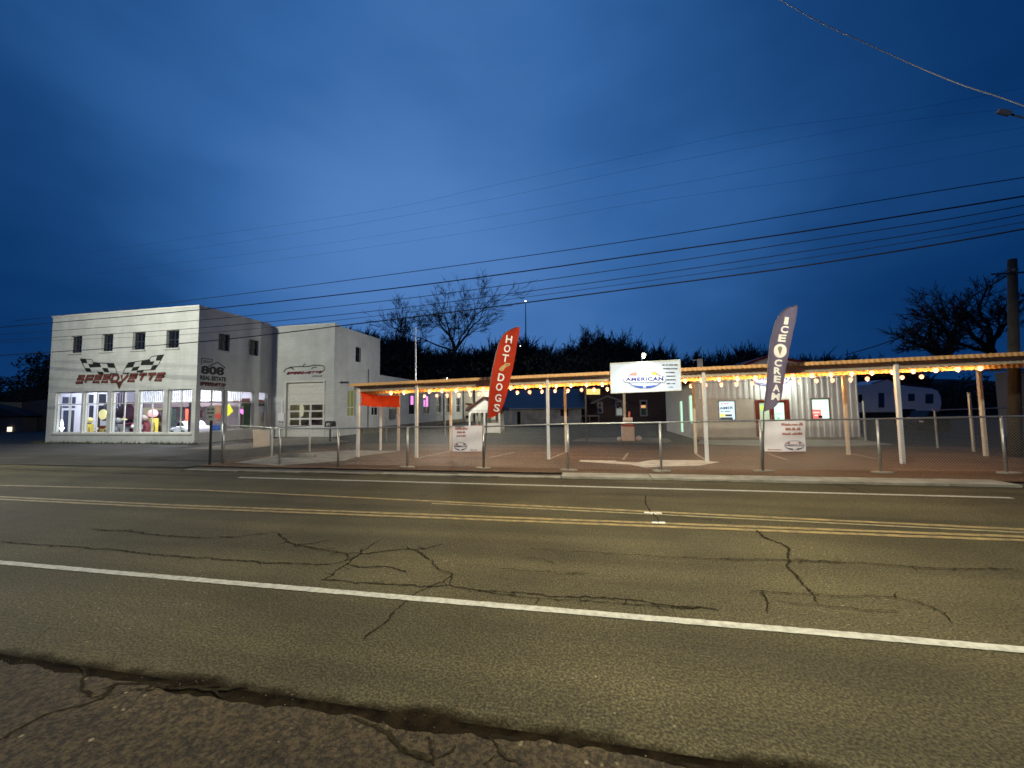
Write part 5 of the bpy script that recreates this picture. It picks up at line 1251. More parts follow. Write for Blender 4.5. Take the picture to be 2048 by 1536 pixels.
mb = rectp(MB(), wl, .04, .96, .04, .96, .008); make('poster', mb, emis('poster_blue_white', (.62, .86, 1.0), .85), w)
mb = MB(); put_text(mb, 'AMER', onp(wl, .07, .55, .012), onp(wl, .88, .57, .012), onp(wl, .07, .69, .012), onp(wl, .88, .71, .012), bold=.02)
for a_, b_, c_, d_ in ((.12, .30, .43, .46), (.36, .70, .44, .48)): rectp(mb, wl, a_, b_, c_, d_, .012)
make('poster_lettering', mb, M_s_navy, w)
mb = MB(); rectp(mb, wl, .08, .40, .17, .34, .012); make('poster_yellow', mb, emis('poster_yellow', (.85, .82, .25), .7), w)
mb = MB(); rectp(mb, wl, .08, .82, .04, .15, .012); rectp(mb, wl, .40, .78, .20, .30, .012); make('poster_dark', mb, mat('poster_slate', (.10, .12, .14), .6), w)
mb = MB()
for u in (.15, .34, .50): mb.add([onp(wl, u, .82, .012), onp(wl, u + .14, .82, .012), onp(wl, u + .08, .90, .012)], [(0, 1, 2)])
make('poster_roof_mark', mb, emis('poster_red', (.75, .08, .08), .35), w)
w = lit_window(wr, 0)
mb = rectp(MB(), wr, .03, .52, .04, .48, .010); make('red_poster', mb, emis('poster_coral', (1.0, .20, .18), .75), w)
mb = MB(); rectp(mb, wr, .37, .58, .06, .18, .014); make('black_card', mb, M_black, w)
mb = MB(); rectp(mb, wr, .08, .44, .30, .36, .014); rectp(mb, wr, .16, .34, .16, .22, .014); make('poster_writing', mb, emis('poster_white', (1, .9, .85), .8), w)
# double doors, red frames
dd = empty('double_door', (CXL + dr[0], YC, .12)); dd.parent = shop; dd.location = Vector((CXL + dr[0], YC, .12)) - shop.location
M_redframe = mat('red_door_frame', (.16, .025, .02), .45)
mid = (dr[0] + dr[1]) / 2
for k, (a0, a1) in enumerate(((dr[0] + .05, mid - .01), (mid + .01, dr[1] - .05))):
    mb = MB(); fw = .11
    for q_ in ((a0, a0 + fw, dr[2] + .02, dr[3] - .05), (a1 - fw, a1, dr[2] + .02, dr[3] - .05), (a0 + fw, a1 - fw, dr[2] + .02, dr[2] + .30), (a0 + fw, a1 - fw, dr[3] - .14, dr[3] - .05)): bar(mb, co, fu, fn_, *q_, .02, .08)
    leaf = make('door_leaf', mb, M_redframe, dd)
    g_ = MB(); bar(g_, co, fu, fn_, a0 + fw, a1 - fw, dr[2] + .30, dr[3] - .14, .045, .055); make('pane', g_, M_mint if k else emis('mint_dim_glass', (.40, .62, .42), .55), leaf)
    hd = MB(); xh = CXL + (a1 - .05 if k == 0 else a0 + .05); hd.tube([(xh, YC - .05, 1.0), (xh, YC - .05, 1.3)], .015, 6); make('handle', hd, M_galv, leaf)
    if k == 0:
        ws_ = MB(); h4 = (a0 + fw, a1 - fw, dr[2] + .30, dr[3] - .14)
        for (u0, u1, v0, v1) in ((.05, .95, .60, .64), (.12, .85, .50, .56), (.02, .98, .40, .44), (.1, .9, .31, .35), (.18, .82, .22, .26), (.05, .9, .12, .16)): rectp(ws_, h4, u0, u1, v0, v1, .004)
        make('window_writing', ws_, mat('white_vinyl', (.78, .78, .72), .6, emit=(1, 1, .9), estr=.15), leaf)
        ws_ = MB(); rectp(ws_, h4, .1, .9, .76, .90, .004); make('green_sticker', ws_, emis('green_sticker', (.55, .75, .10), .6), leaf)
    else:
        ws_ = MB(); h4 = (a0 + fw, a1 - fw, dr[2] + .30, dr[3] - .14); rectp(ws_, h4, .15, .75, .60, .62, .004); rectp(ws_, h4, .25, .55, .44, .48, .004); make('notice', ws_, mat('notice_grey', (.25, .38, .32), .6), leaf)
mb = MB(); bar(mb, co, fu, fn_, dr[0] - .06, dr[0] + .05, dr[2], dr[3] + .02, -.05, .1); bar(mb, co, fu, fn_, dr[1] - .05, dr[1] + .06, dr[2], dr[3] + .02, -.05, .1); bar(mb, co, fu, fn_, dr[0] + .05, dr[1] - .05, dr[3] - .05, dr[3] + .02, -.05, .1); make('frame', mb, M_redframe, dd)
mb = MB(); bar(mb, co, fu, fn_, .0, CL + .05, .012, .115, -.30, -.003); make('step', mb, M_conc, shop)
# part-seen oval logo above the doors
mb = MB(); lc = Vector((CXL + mid, YC - .055, cz_(1545, 757))); Rz_, Ru = .40, (ca_(1583) - ca_(1506)) / 2
pt = lambda a_, s=1.0, d=0.0: Vector((lc.x + Ru * s * math.cos(a_), lc.y - d, lc.z + Rz_ * s * math.sin(a_)))
mb.add([lc] + [pt(2 * math.pi * i / 36) for i in range(36)], [(0, i + 1, (i + 1) % 36 + 1) for i in range(36)]); lo2_ = make('oval_logo', mb, mat('logo_white', (.62, .62, .58), .6), shop)
mb = MB(); mb.ribbon([pt(2 * math.pi * i / 36, 1, .006) for i in range(37)], .05, up=(0, -1, 0)); make('logo_outline', mb, M_s_navy, lo2_)
mb = MB()
for s0, s1 in ((188, 262), (278, 352)):
    aa = [R(s0 + (s1 - s0) * i / 10) for i in range(11)]
    A_ = [pt(a_, .90, .010) for a_ in aa]; B_ = [Vector((lc.x + Ru * .8 * math.cos(a_), lc.y - .01, lc.z - .12 + .14 * math.sin(a_))) for a_ in aa]
    mb.add(A_ + B_, [(i, i + 1, 12 + i, 11 + i) for i in range(10)])
put_text(mb, 'AMERICAN', lc + Vector((-Ru * .85, -.012, -.08)), lc + Vector((Ru * .85, -.012, -.08)), lc + Vector((-Ru * .85, -.012, .10)), lc + Vector((Ru * .85, -.012, .10)), bold=.03)
make('logo_marks', mb, M_s_navy, lo2_)
# roof gable with red trim, left side wall, rear
gy = 27.0; ap = aty(1538, 713, gy); g0 = aty(1484, 731, gy); g1 = aty(1622, 727, gy)
mb = MB(); mb.prism([(g0.x, gy, 2.9), (g1.x, gy, 2.9), (g1.x, gy, g1.z), (ap.x, gy, ap.z), (g0.x, gy, g0.z)], (0, .2, 0)); make('gable_wall', mb, M_white, shop)
mb = MB(); mb.ribbon([(g0.x - .5, gy - .05, g0.z - .16), (ap.x, gy - .05, ap.z + .03), (g1.x + .5, gy - .05, g1.z - .14)], .16, up=(0, -1, 0)); make('gable_trim', mb, mat('red_trim', (.30, .03, .03), .5), shop)
mb = MB(); mb.prism([(g0.x - .6, gy - .2, g0.z - .16), (ap.x, gy - .2, ap.z + .1), (g1.x + .6, gy - .2, g1.z - .14), (g1.x + .6, gy - .2, g1.z - .20), (ap.x, gy - .2, ap.z + .04), (g0.x - .6, gy - .2, g0.z - .22)], (0, 10, 0)); make('gable_roof', mb, mat('red_metal_roof', (.12, .02, .02), .5), shop)
mb = MB(); mb.box(CXL - .1, CXR + .05, YC - .12, YC + 9, HC, HC + .12); make('flat_roof', mb, mat('roof_dark', (.05, .05, .05), .8), shop)
YCe = 30.5
slx = CXL - .003; SLo = (slx, YCe, 0)
def sla(px, py=820): return YCe - atx(px, py, slx).y
d1 = (sla(1359.5), sla(1365), .2, 2.15); w1 = (sla(1378), sla(1385), .85, 2.45)
d1 = (min(d1[0], d1[1]), max(d1[0], d1[1]), .2, 2.15); w1 = (min(w1[:2]), max(w1[:2]), .85, 2.45)
mb = MB(); wall(mb, SLo, (0, -1, 0), YCe - YC - .002, HC - .004, [d1, w1], .2, (-1, 0, 0)); make('left_side_wall', mb, M_smooth, shop)
mb = MB(); bar(mb, SLo, (0, -1, 0), (-1, 0, 0), d1[0], d1[1], d1[2], d1[3], .06, .08); bar(mb, SLo, (0, -1, 0), (-1, 0, 0), w1[0], w1[1], w1[2], w1[3], .06, .08); make('side_glazing', mb, M_mint, shop)
mb = MB(); mb.hexa([(CXL - 1.1, YC - .1, HC - .28), (CXL - .004, YC - .1, HC - .05), (CXL - .004, YCe, HC - .05), (CXL - 1.1, YCe, HC - .28)], [(CXL - 1.1, YC - .1, HC - .22), (CXL - .004, YC - .1, HC + .01), (CXL - .004, YCe, HC + .01), (CXL - 1.1, YCe, HC - .22)]); make('side_awning', mb, mat('awning_rust', (.16, .09, .05), .7), shop)
vt = empty('roof_vent', (0, 0, 0)); q = aty(1400, 733, 24.0)
vt.parent = shop; vt.location = Vector((q.x, 24, HC + .12)) - shop.location
mb = MB(); zt0 = aty(1400, 718, 24).z; mb.box(q.x - .13, q.x + .13, 23.9, 24.1, HC + .12, zt0); mb.box(q.x - .38, q.x - .05, 23.97, 24.03, zt0 - .08, zt0 - .03); make('vent_pipe', mb, M_galv, vt)
# the shop's wall light over the door
wlp = empty('wall_light', (CXL + mid, YC - .3, HC - .1), 'gooseneck light over the shop doors', 'wall light')
mb = MB(); q = Vector((CXL + mid + .2, YC - .05, HC - .05)); mb.tube([q, q + Vector((0, -.3, .12)), q + Vector((0, -.55, .02))], .018, 6); make('arm', mb, M_black, wlp)
mb = MB(); q2 = q + Vector((0, -.58, -.05)); mb.tube([q2 + Vector((0, 0, .10)), q2 + Vector((0, 0, .0))], [.05, .16], 12, cap=False); make('shade', mb, M_black, wlp)
mb = MB(); mb.sphere(q2 + Vector((0, 0, .01)), .05, 8, 6); make('lamp_bulb', mb, emis('cool_bulb', (.95, 1.0, .88), 20), wlp)
l = bpy.data.lights.new('shop_spot', 'POINT'); l.energy = 165; l.color = (.95, 1.0, .84); l.shadow_soft_size = .06
o = bpy.data.objects.new('shop_spot', l); COL.objects.link(o); o.parent = wlp; o.location = q2 + Vector((0, -.05, -.08)) - wlp.location

# ---------------------------------------------------------------- retro gas pump island with pole
gp = atz(1256, 882); y = gp.y; s_ = y / 21.57
t = empty('gas_pump', (gp.x, y, 0), 'white and red old gas pump with a tall pole below the sign board', 'gas pump')
zz = lambda py: aty(1256, py, y).z
mb = MB(); mb.box(gp.x - .32, gp.x + .32, y - .25, y + .25, .02, zz(853)); bevel(make('cabinet', mb, M_white, t), .03)
mb = MB(); mb.prism([(gp.x - .36, y - .27, zz(853) + .001), (gp.x + .36, y - .27, zz(853) + .001), (gp.x + .26, y - .27, zz(848)), (gp.x - .26, y - .27, zz(848))], (0, .54, 0)); make('red_collar', mb, M_red, t)
mb = MB(); mb.box(gp.x - .22, gp.x + .25, y - .2, y + .2, zz(848) + .002, zz(835)); make('head', mb, M_white, t)
mb = MB(); mb.box(gp.x + .04, gp.x + .14, y - .21, y - .10, zz(835), zz(823)); make('red_topper', mb, mat('red_topper', (.55, .12, .09), .5), t)
mb = MB(); mb.tube([(gp.x - .13, y + .02, .1), (gp.x - .13, y + .02, zz(775))], .07, 10); make('pole', mb, mat('pole_tan', (.42, .38, .30), .6), t)
mb = MB(); mb.sphere((gp.x + .55, y - .1, .16), .17, 12, 6, .8); mb.sphere((gp.x - .45, y - .1, .12), .14, 12, 6, .8); make('base_stones', mb, M_white, t)

# ---------------------------------------------------------------- white kiosk with a gabled porch
kz = atz(985, 867); KY = kz.y
kio = empty('kiosk', (aty(968, 860, KY).x, KY, 0), 'small white kiosk with a gabled porch roof behind the red feather flag', 'kiosk')
kx = lambda px: aty(px, 830, KY).x; kzz = lambda py: aty(968, py, KY).z
eL, eR, ze, za = kx(936.5), kx(1000), kzz(821), kzz(797.5); xm = (eL + eR) / 2
mb = MB(); mb.prism([(eL, KY - .1, ze), (eR, KY - .1, ze), (xm, KY - .1, za)], (0, .06, 0)); make('gable', mb, M_white, kio)
mb = MB(); mb.prism([(eL - .15, KY - .25, ze - .03), (xm, KY - .25, za + .06), (eR + .15, KY - .25, ze - .03), (eR + .15, KY - .25, ze + .05), (xm, KY - .25, za + .16), (eL - .15, KY - .25, ze + .05)], (0, 3.2, 0)); make('roof', mb, mat('maroon_shingle', (.10, .035, .03), .8), kio)
mb = MB(); mb.box(eL + .05, eR - .05, KY - .06, KY + .04, ze - .16, ze - .003); make('lintel', mb, M_white, kio)
for px in (939.5, 947.5, 969, 999): 
    mb = MB(); x = kx(px); dy = .0 if px not in (947.5,) else .9; mb.box(x - .07, x + .07, KY + dy - .05, KY + dy + .05, .02, ze - .165); make('porch_post', mb, M_white, kio)
mb = MB(); wall(mb, (kx(950), KY + 1.6, 0), fu, kx(999) - kx(950), ze, [(kx(971) - kx(950), kx(981) - kx(950), .95, 1.8)], .1, fn_); mb.box(eL + .1, eR - .1, KY + .9, KY + 1.55, .02, .22); make('kiosk_wall', mb, mat('kiosk_wall_paint', (.50, .50, .44), .7), kio)
mb = MB(); mb.box(kx(970), kx(998), KY + .05, KY + .12, .05, 1.0 - .25); make('counter_front', mb, M_white, kio)
mb = MB(); mb.box(kx(942), kx(968), KY + .2, KY + .5, .50, .62); make('red_counter', mb, mat('counter_red', (.30, .09, .07), .6), kio)
mb = MB(); mb.box(kx(971), kx(980), KY + .02, KY + .10, .80, 1.25); make('dark_sign', mb, mat('slate_sign', (.05, .07, .06), .6), kio)
l = bpy.data.lights.new('kiosk_area', 'POINT'); l.energy = 800; l.color = (1, .98, .86); l.shadow_soft_size = .1
fl = empty('floodlight', (xm - 2.2, KY - 2.2, 3.9), 'floodlight on a pole lighting the white kiosk', 'floodlight')
mb = MB(); mb.tube([(xm - 2.2, KY - 2.2, 0), (xm - 2.2, KY - 2.2, 3.9)], .04, 8); make('pole', mb, M_galv, fl)
mb = MB(); mb.box(xm - 2.35, xm - 2.05, KY - 2.3, KY - 2.1, 3.9, 4.05); make('lamp_head', mb, M_black, fl)
o = bpy.data.objects.new('kiosk_area', l); COL.objects.link(o); o.parent = fl; o.location = (.2, .25, -.05)
# the cream building behind the kiosk
Yk = Y3 + .3
cb = empty('cream_building', (aty(965, 840, Yk).x, Yk, 0), 'cream walled building end lit up behind the kiosk', 'building')
q0, q1 = XW + .01, aty(1003, 820, Yk).x; zc_ = h3s + .3
mb = MB(); mb.box(q0, q1, Yk, Yk + 8, 0, zc_); make('wall', mb, M_cream, cb)
mb = MB(); mb.box(q0 - .1, q1 + .2, Yk - .2, Yk + 8.2, zc_, zc_ + .25); make('roof', mb, M_dark, cb)
mb = MB(); 
for px in (926, 949): x = aty(px, 820, Yk).x; mb.box(x - .12, x + .12, Yk - .12, Yk - .003, 0, zc_)
make('drain_pipe', mb, M_dark, cb)
mb = MB(); mb.add([aty(a, b, Yk - .05) for a, b in ((931, 806), (945, 807), (945, 812), (933, 819), (931, 818), (938, 811), (931, 809))], [tuple(range(7))]); make('arrow_sign', mb, mat('arrow_brown', (.12, .04, .02), .6), cb)
x0, x1 = aty(932, 832, Yk).x, aty(939, 832, Yk).x; mb = MB(); mb.box(x0, x1, Yk - .1, Yk - .003, aty(935, 836, Yk).z, aty(935, 831, Yk).z); make('dark_box', mb, M_black, cb)
cl_ = empty('wall_light', (q0 + 5, Yk - .6, zc_ - .2), 'floodlight under the eaves of the cream building behind the kiosk', 'wall light')
mb = MB(); mb.box(q0 + 4.8, q0 + 5.2, Yk - .7, Yk - .004, zc_ - .2, zc_ - .05); make('housing', mb, M_black, cl_)
mb = MB(); mb.box(q0 + 4.85, q0 + 5.15, Yk - .68, Yk - .4, zc_ - .215, zc_ - .202); make('lens', mb, emis('flood_lens', (.92, .97, 1), 60), cl_)
l = bpy.data.lights.new('wall_flood', 'POINT'); l.energy = 900; l.color = (1, .97, .80); l.shadow_soft_size = .1
o = bpy.data.objects.new('wall_flood', l); COL.objects.link(o); o.parent = cl_; o.location = (0, -2.2, -.6)
# weeds along the foot of the showroom wall
wd = MB(); rr_ = random.Random(2)
for i in range(900):
    x = rr_.uniform(XL - .6, XS + .4); y = YB - abs(rr_.gauss(0, .22)) - .04; hgt = rr_.uniform(.04, .22) * rr_.choice((.5, 1, 1)); a = rr_.uniform(0, 3.14); dx, dy = math.cos(a) * .02, math.sin(a) * .02
    wd.add([(x - dx, y - dy, 0), (x + dx, y + dy, 0), (x + rr_.uniform(-.06, .06), y + rr_.uniform(-.06, .03), hgt)], [(0, 1, 2)])
make('weeds', wd, mat('dry_weeds', (.07, .075, .03), .9, var=.4, vscale=3), kind='stuff', local=True)

# ---------------------------------------------------------------- rear storage building, house, caravan
Ys = 43.0; sX0, sX1 = aty(1003, 840, Ys).x, aty(1163, 840, Ys).x; szz = lambda py, px=1090: aty(px, py, Ys).z
sh_ = empty('storage_building', ((sX0 + sX1) / 2, Ys, 0), 'long grey storage building with a deep dark blue roof at the back of the lot', 'building')
ez = szz(817.5)
dw = [(aty(a, 830, Ys).x - sX0, aty(b, 830, Ys).x - sX0, 0.0 if 1 else 0, szz(823) ) for a, b in ((1034, 1041),)] + [(aty(1121, 830, Ys).x - sX0, aty(1137, 830, Ys).x - sX0, .9, szz(819.5))]
mb = MB(); wall(mb, (sX0, Ys, 0), fu, sX1 - sX0, ez, dw, .3, fn_); make('wall', mb, mat('weathered_grey_wall', (.30, .29, .28), .85, col2=(.14, .14, .14), vscale=.8, bump=.3, bscale=6), sh_)
mb = MB(); mb.box(sX0 + .3, sX1 - .3, Ys + 1.5, Ys + 1.6, 0, ez); make('inner_shade', mb, M_black, sh_)
mb = MB(); mb.hexa([(sX0 - .4, Ys - .5, ez - .05), (sX1 + .4, Ys - .5, ez - .05), (sX1 + .4, Ys + 5, ez + 2.3), (sX0 - .4, Ys + 5, ez + 2.3)], [(sX0 - .4, Ys - .5, ez + .07), (sX1 + .4, Ys - .5, ez + .07), (sX1 + .4, Ys + 5, ez + 2.42), (sX0 - .4, Ys + 5, ez + 2.42)]); make('roof', mb, mat('blue_metal_roof', (.07, .085, .11), .45, metal=.3, var=.2, vscale=.6), sh_)
mb = MB(); mb.box(sX0, sX0 + .5, Ys - .05, Ys - .003, 0, ez)
for px in (1010, 1024): x = aty(px, 830, Ys).x; mb.box(x, x + .25, Ys - .06, Ys - .004, 0, ez)
make('wall_batten', mb, mat('batten_blue_grey', (.17, .22, .27), .7), sh_)
# brown house
Yh = 46.0; hX0, hX1 = aty(1168, 830, Yh).x, aty(1352, 830, Yh).x
hs = empty('brown_house', ((hX0 + hX1) / 2, Yh, 0), 'dark brown boarded house with white framed windows below the sign board', 'house')
hH = aty(1260, 790, Yh).z
hh_ = [(1194.5, 1206, 804, 827), (1230.5, 1246, 802, 832.5), (1279.5, 1295, 800, 832.5), (1333.5, 1343, 800, 831)]
HW = [(aty(a, 815, Yh).x - hX0, aty(b, 815, Yh).x - hX0, aty((a + b) / 2, d, Yh).z, aty((a + b) / 2, c, Yh).z) for a, b, c, d in hh_]
mb = MB(); wall(mb, (hX0, Yh, 0), fu, hX1 - hX0, hH + .6, HW, .3, fn_); make('wall', mb, mat('brown_siding', (.085, .048, .036), .8, var=.3, vscale=8, stretch=(.1, .1, 2)), hs)
for i, h in enumerate(HW):
    w = window(hs, (hX0, Yh, 0), fu, fn_, *h, mat('dim_white_frame', (.34, .31, .29), .6), G_dark, vm=(), hm=(.5,), fw=.16, dep=-.04)
    if i in (1, 2):
        q = MB(); a0, a1, z0, z1 = h
        if i == 1: bar(q, (hX0, Yh, 0), fu, fn_, a0 + .12, a1 - .12, z0 + .12, z0 + (z1 - z0) * .5, -.055, -.045)
        else: bar(q, (hX0, Yh, 0), fu, fn_, a0 + .14, a1 - .2, z0 + (z1 - z0) * .52, z0 + (z1 - z0) * .68, -.055, -.045)
        make('lit_blind', q, emis('pale_blind', (.35, .38, .33), .5) if i == 1 else emis('amber_glow', (.85, .40, .16), .9), w)
mb = MB(); mb.hexa([(hX0 - .5, Yh - .6, hH + .55), (hX1 + .5, Yh - .6, hH + .55), (hX1 + .5, Yh + 5, hH + 2.9), (hX0 - .5, Yh + 5, hH + 2.9)], [(hX0 - .5, Yh - .6, hH + .7), (hX1 + .5, Yh - .6, hH + .7), (hX1 + .5, Yh + 5, hH + 3.05), (hX0 - .5, Yh + 5, hH + 3.05)]); make('roof', mb, mat('house_roof', (.04, .03, .03), .85), hs)
Yp_ = Yh - 2.2; pz = [aty(a, b, Yp_) for a, b in ((1182, 807), (1215, 792))]
mb = MB(); mb.ribbon([pz[0], pz[1]], .18, up=(0, -1, 0)); mb.ribbon([pz[1], pz[1] + (pz[1] - pz[0]) * .1 + Vector((1.9, 0, -.9))], .18, up=(0, -1, 0)); make('porch_bargeboard', mb, mat('dim_white_board', (.22, .17, .15), .6), hs)
q = aty(1181, 832, Yp_); mb = MB(); mb.box(q.x - 1.2, q.x + 1.0, Yp_, Yp_ + .08, q.z - .06, q.z + .10)
for dx in (-1.1, -.1, .9): mb.box(q.x + dx - .05, q.x + dx + .05, Yp_ + .01, Yp_ + .07, 0, q.z - .06)
make('porch_rail', mb, mat('dim_white_board', (.22, .17, .15), .6), hs)
# small lit sign under the canopy roof
q = [aty(a, b, 20.0) for a, b in ((1173, 778), (1200, 778), (1200, 789), (1173, 789))]
ls = empty('hanging_sign', (q[0].x, 20, 0), 'small yellow lit sign on a post seen below the canopy roof', 'sign')
mb = MB(); mb.prism([q[3], q[2], q[1], q[0]], (0, .08, 0)); make('panel', mb, emis('yellow_sign_panel', (.78, .66, .22), .55), ls)
mb = MB(); mb.tube([(q[0].x - .05, 20.04, 0), (q[0].x - .05, 20.04, q[0].z + .1)], .045, 8); make('post', mb, M_dark, ls)

# caravan
Yc = 36.0; Pc = lambda px, py: aty(px, py, Yc)
rv = empty('caravan', (Pc(1800, 840).x, Yc, 0), 'long white caravan with a raised left end parked right of the shop', 'caravan')
prof = [(1700, 825), (1700, 772), (1742, 768), (1762, 760), (1775, 759), (1800, 769), (1815, 772), (1865, 777), (1876, 781), (1882, 792), (1884, 806), (1881, 822), (1876, 824)]
mb = MB(); mb.prism([Pc(a, b) for a, b in prof], (0, 2.5, 0)); bevel(make('body', mb, mat('caravan_white', (.72, .70, .74), .45, var=.1, vscale=1), rv), .06)
for k, (a, b, c, d) in enumerate(((1816, 1829, 787.5, 802), (1850.5, 1866, 788, 807), (1757, 1768, 786, 815), (1716, 1724, 789, 805))):
    mb = MB(); mb.prism([Pc(a, d) + Vector((0, -.03, 0)), Pc(b, d) + Vector((0, -.03, 0)), Pc(b, c) + Vector((0, -.03, 0)), Pc(a, c) + Vector((0, -.03, 0))], (0, .028, 0)); make('door' if k == 2 else 'window', mb, mat('caravan_door', (.02, .03, .10), .4) if k == 2 else G_dark, rv)
mb = MB(); mb.prism([Pc(a, b) + Vector((0, -.04, 0)) for a, b in ((1794, 824), (1797, 818), (1828, 818), (1838, 824))], (0, .03, 0)); make('wheel_arch', mb, M_black, rv)
for px in (1806, 1824):
    c = Pc(px, 832); mb = MB(); mb.tube([(c.x, Yc + .05, .42), (c.x, Yc + .32, .42)], .42, 16); make('wheel', mb, M_black, rv)
mb = MB(); mb.ribbon([Pc(1742, 768) + Vector((0, -.03, .03)), Pc(1775, 759) + Vector((0, -.03, .03)), Pc(1800, 768) + Vector((0, -.03, .03)), Pc(1865, 776) + Vector((0, -.03, .03))], .08, up=(0, -1, 0)); make('red_trim', mb, mat('caravan_trim', (.16, .03, .03), .5), rv)
mb = MB(); a, b = Pc(1702, 826), Pc(1876, 826); mb.box(a.x, b.x, Yc + .3, Yc + 2.2, .5, Pc(1800, 824).z - .01); mb.box(b.x, b.x + 1.4, Yc + 1.1, Yc + 1.25, .5, .62); make('chassis', mb, M_black, rv)
# parked dark car before the caravan, right
_YB = YB; YB = 29.0
_m = mat('car_night_blue', (.008, .011, .03), .5, spec=.25)
t = coupe(1838, 1902, 0.0, 'dark blue low car parked in front of the caravan', _m, name='parked_car', H=1.3); [bpy.data.objects.remove(r_) for w_ in list(t.children) for r_ in list(w_.children)]
YB = _YB

# building and pole at far right, low building at far left
q = [aty(a, b, 24.0) for a, b in ((2036, 805), (2100, 800))]
fb = empty('grey_building', (q[0].x + 3, 24, 0), 'dim grey building at the right edge behind the utility pole', 'building')
mb = MB(); wall(mb, (q[0].x, 24, 0), fu, 8, 3.4, [(1.0, 2.2, 1.2, 2.4)], .2, fn_); mb.box(q[0].x, q[0].x + .2, 24.2, 25, 0, 3.4); make('wall', mb, mat('grey_dim_wall', (.14, .13, .14), .8), fb)
mb = MB(); mb.hexa([(q[0].x - .3, 23.6, 3.4), (q[0].x + 8, 23.6, 3.4), (q[0].x + 8, 25.2, 3.5), (q[0].x - .3, 25.2, 3.5)], [(q[0].x - .3, 23.6, 3.5), (q[0].x + 8, 23.6, 3.5), (q[0].x + 8, 25.2, 3.6), (q[0].x - .3, 25.2, 3.6)]); make('roof', mb, M_dark, fb)
mb = MB(); bar(mb, (q[0].x, 24, 0), fu, fn_, 1.0, 2.2, 1.2, 2.4, .1, .12); make('window', mb, G_dark, fb)

up = atz(2031, 915); ut = aty(2022, 519, up.y)
pl_ = empty('utility_pole', (up.x, up.y, 0), 'thick wooden utility pole behind the right end of the canopy', 'utility pole')
mb = MB(); ux = aty(2024.5, 519, up.y).x; mb.tube([(up.x, up.y, 0), ((up.x + ux) / 2, up.y, ut.z * .5), (ux, up.y, ut.z)], [.17, .14, .11], 12); make('pole', mb, mat('weathered_pole', (.035, .028, .022), .9, var=.4, vscale=8, stretch=(3, 3, .3), bump=.6, bscale=20), pl_, smooth=True)
mb = MB(); mb.tube([(up.x - .3, up.y - .1, ut.z - .5), (up.x + .9, up.y - .1, ut.z - .5)], .03, 6); mb.sphere((up.x + .3, up.y - .2, ut.z - .42), .07, 8, 6); make('bracket', mb, M_dark, pl_)

Yl = 32.0
lb = empty('low_building', (aty(20, 860, Yl).x, Yl, 0), 'dark low building left of the showroom with one lit wall lamp', 'building')
P_ = lambda a, b, y=Yl: aty(a, b, y)
mb = MB(); mb.prism([P_(-120, 880) , P_(97, 882), P_(97, 798), P_(42, 805), P_(-120, 803)], (0, 6, 0)); make('wall', mb, mat('dark_brick_wall', (.075, .06, .055), .9, var=.3, vscale=3), lb)
mb = MB(); y_ = Yl - .1; mb.prism([P_(-60, 803, y_), P_(42, 805, y_), P_(42, 826, y_), P_(0, 815, y_), P_(-60, 805, y_)], (0, .05, 0)); make('tan_panel', mb, mat('tan_panel', (.30, .23, .12), .8), lb)
mb = MB(); y_ = Yl - 1.6; mb.prism([P_(-120, 838, y_), P_(50, 832, y_), P_(42, 827, y_), P_(0, 815, y_), P_(-120, 790, y_)], (0, 1.4, 0)); make('lean_to_roof', mb, mat('lean_to_black', (.012, .013, .02), .9), lb)
mb = MB(); y_ = Yl - 1.3; mb.prism([P_(-120, 880, y_), P_(46, 882, y_), P_(46, 833, y_), P_(-120, 838, y_)], (0, 1.1, 0)); make('lean_to_wall', mb, mat('lean_to_wall', (.055, .05, .05), .9), lb)
c = P_(17.5, 859, Yl - 1.45); mb = MB(); mb.box(c.x - .24, c.x + .24, c.y, c.y + .12, c.z - .26, c.z + .26); make('wall_lamp', mb, emis('cream_wall_lamp', (1.0, .82, .60), 1.6), lb)

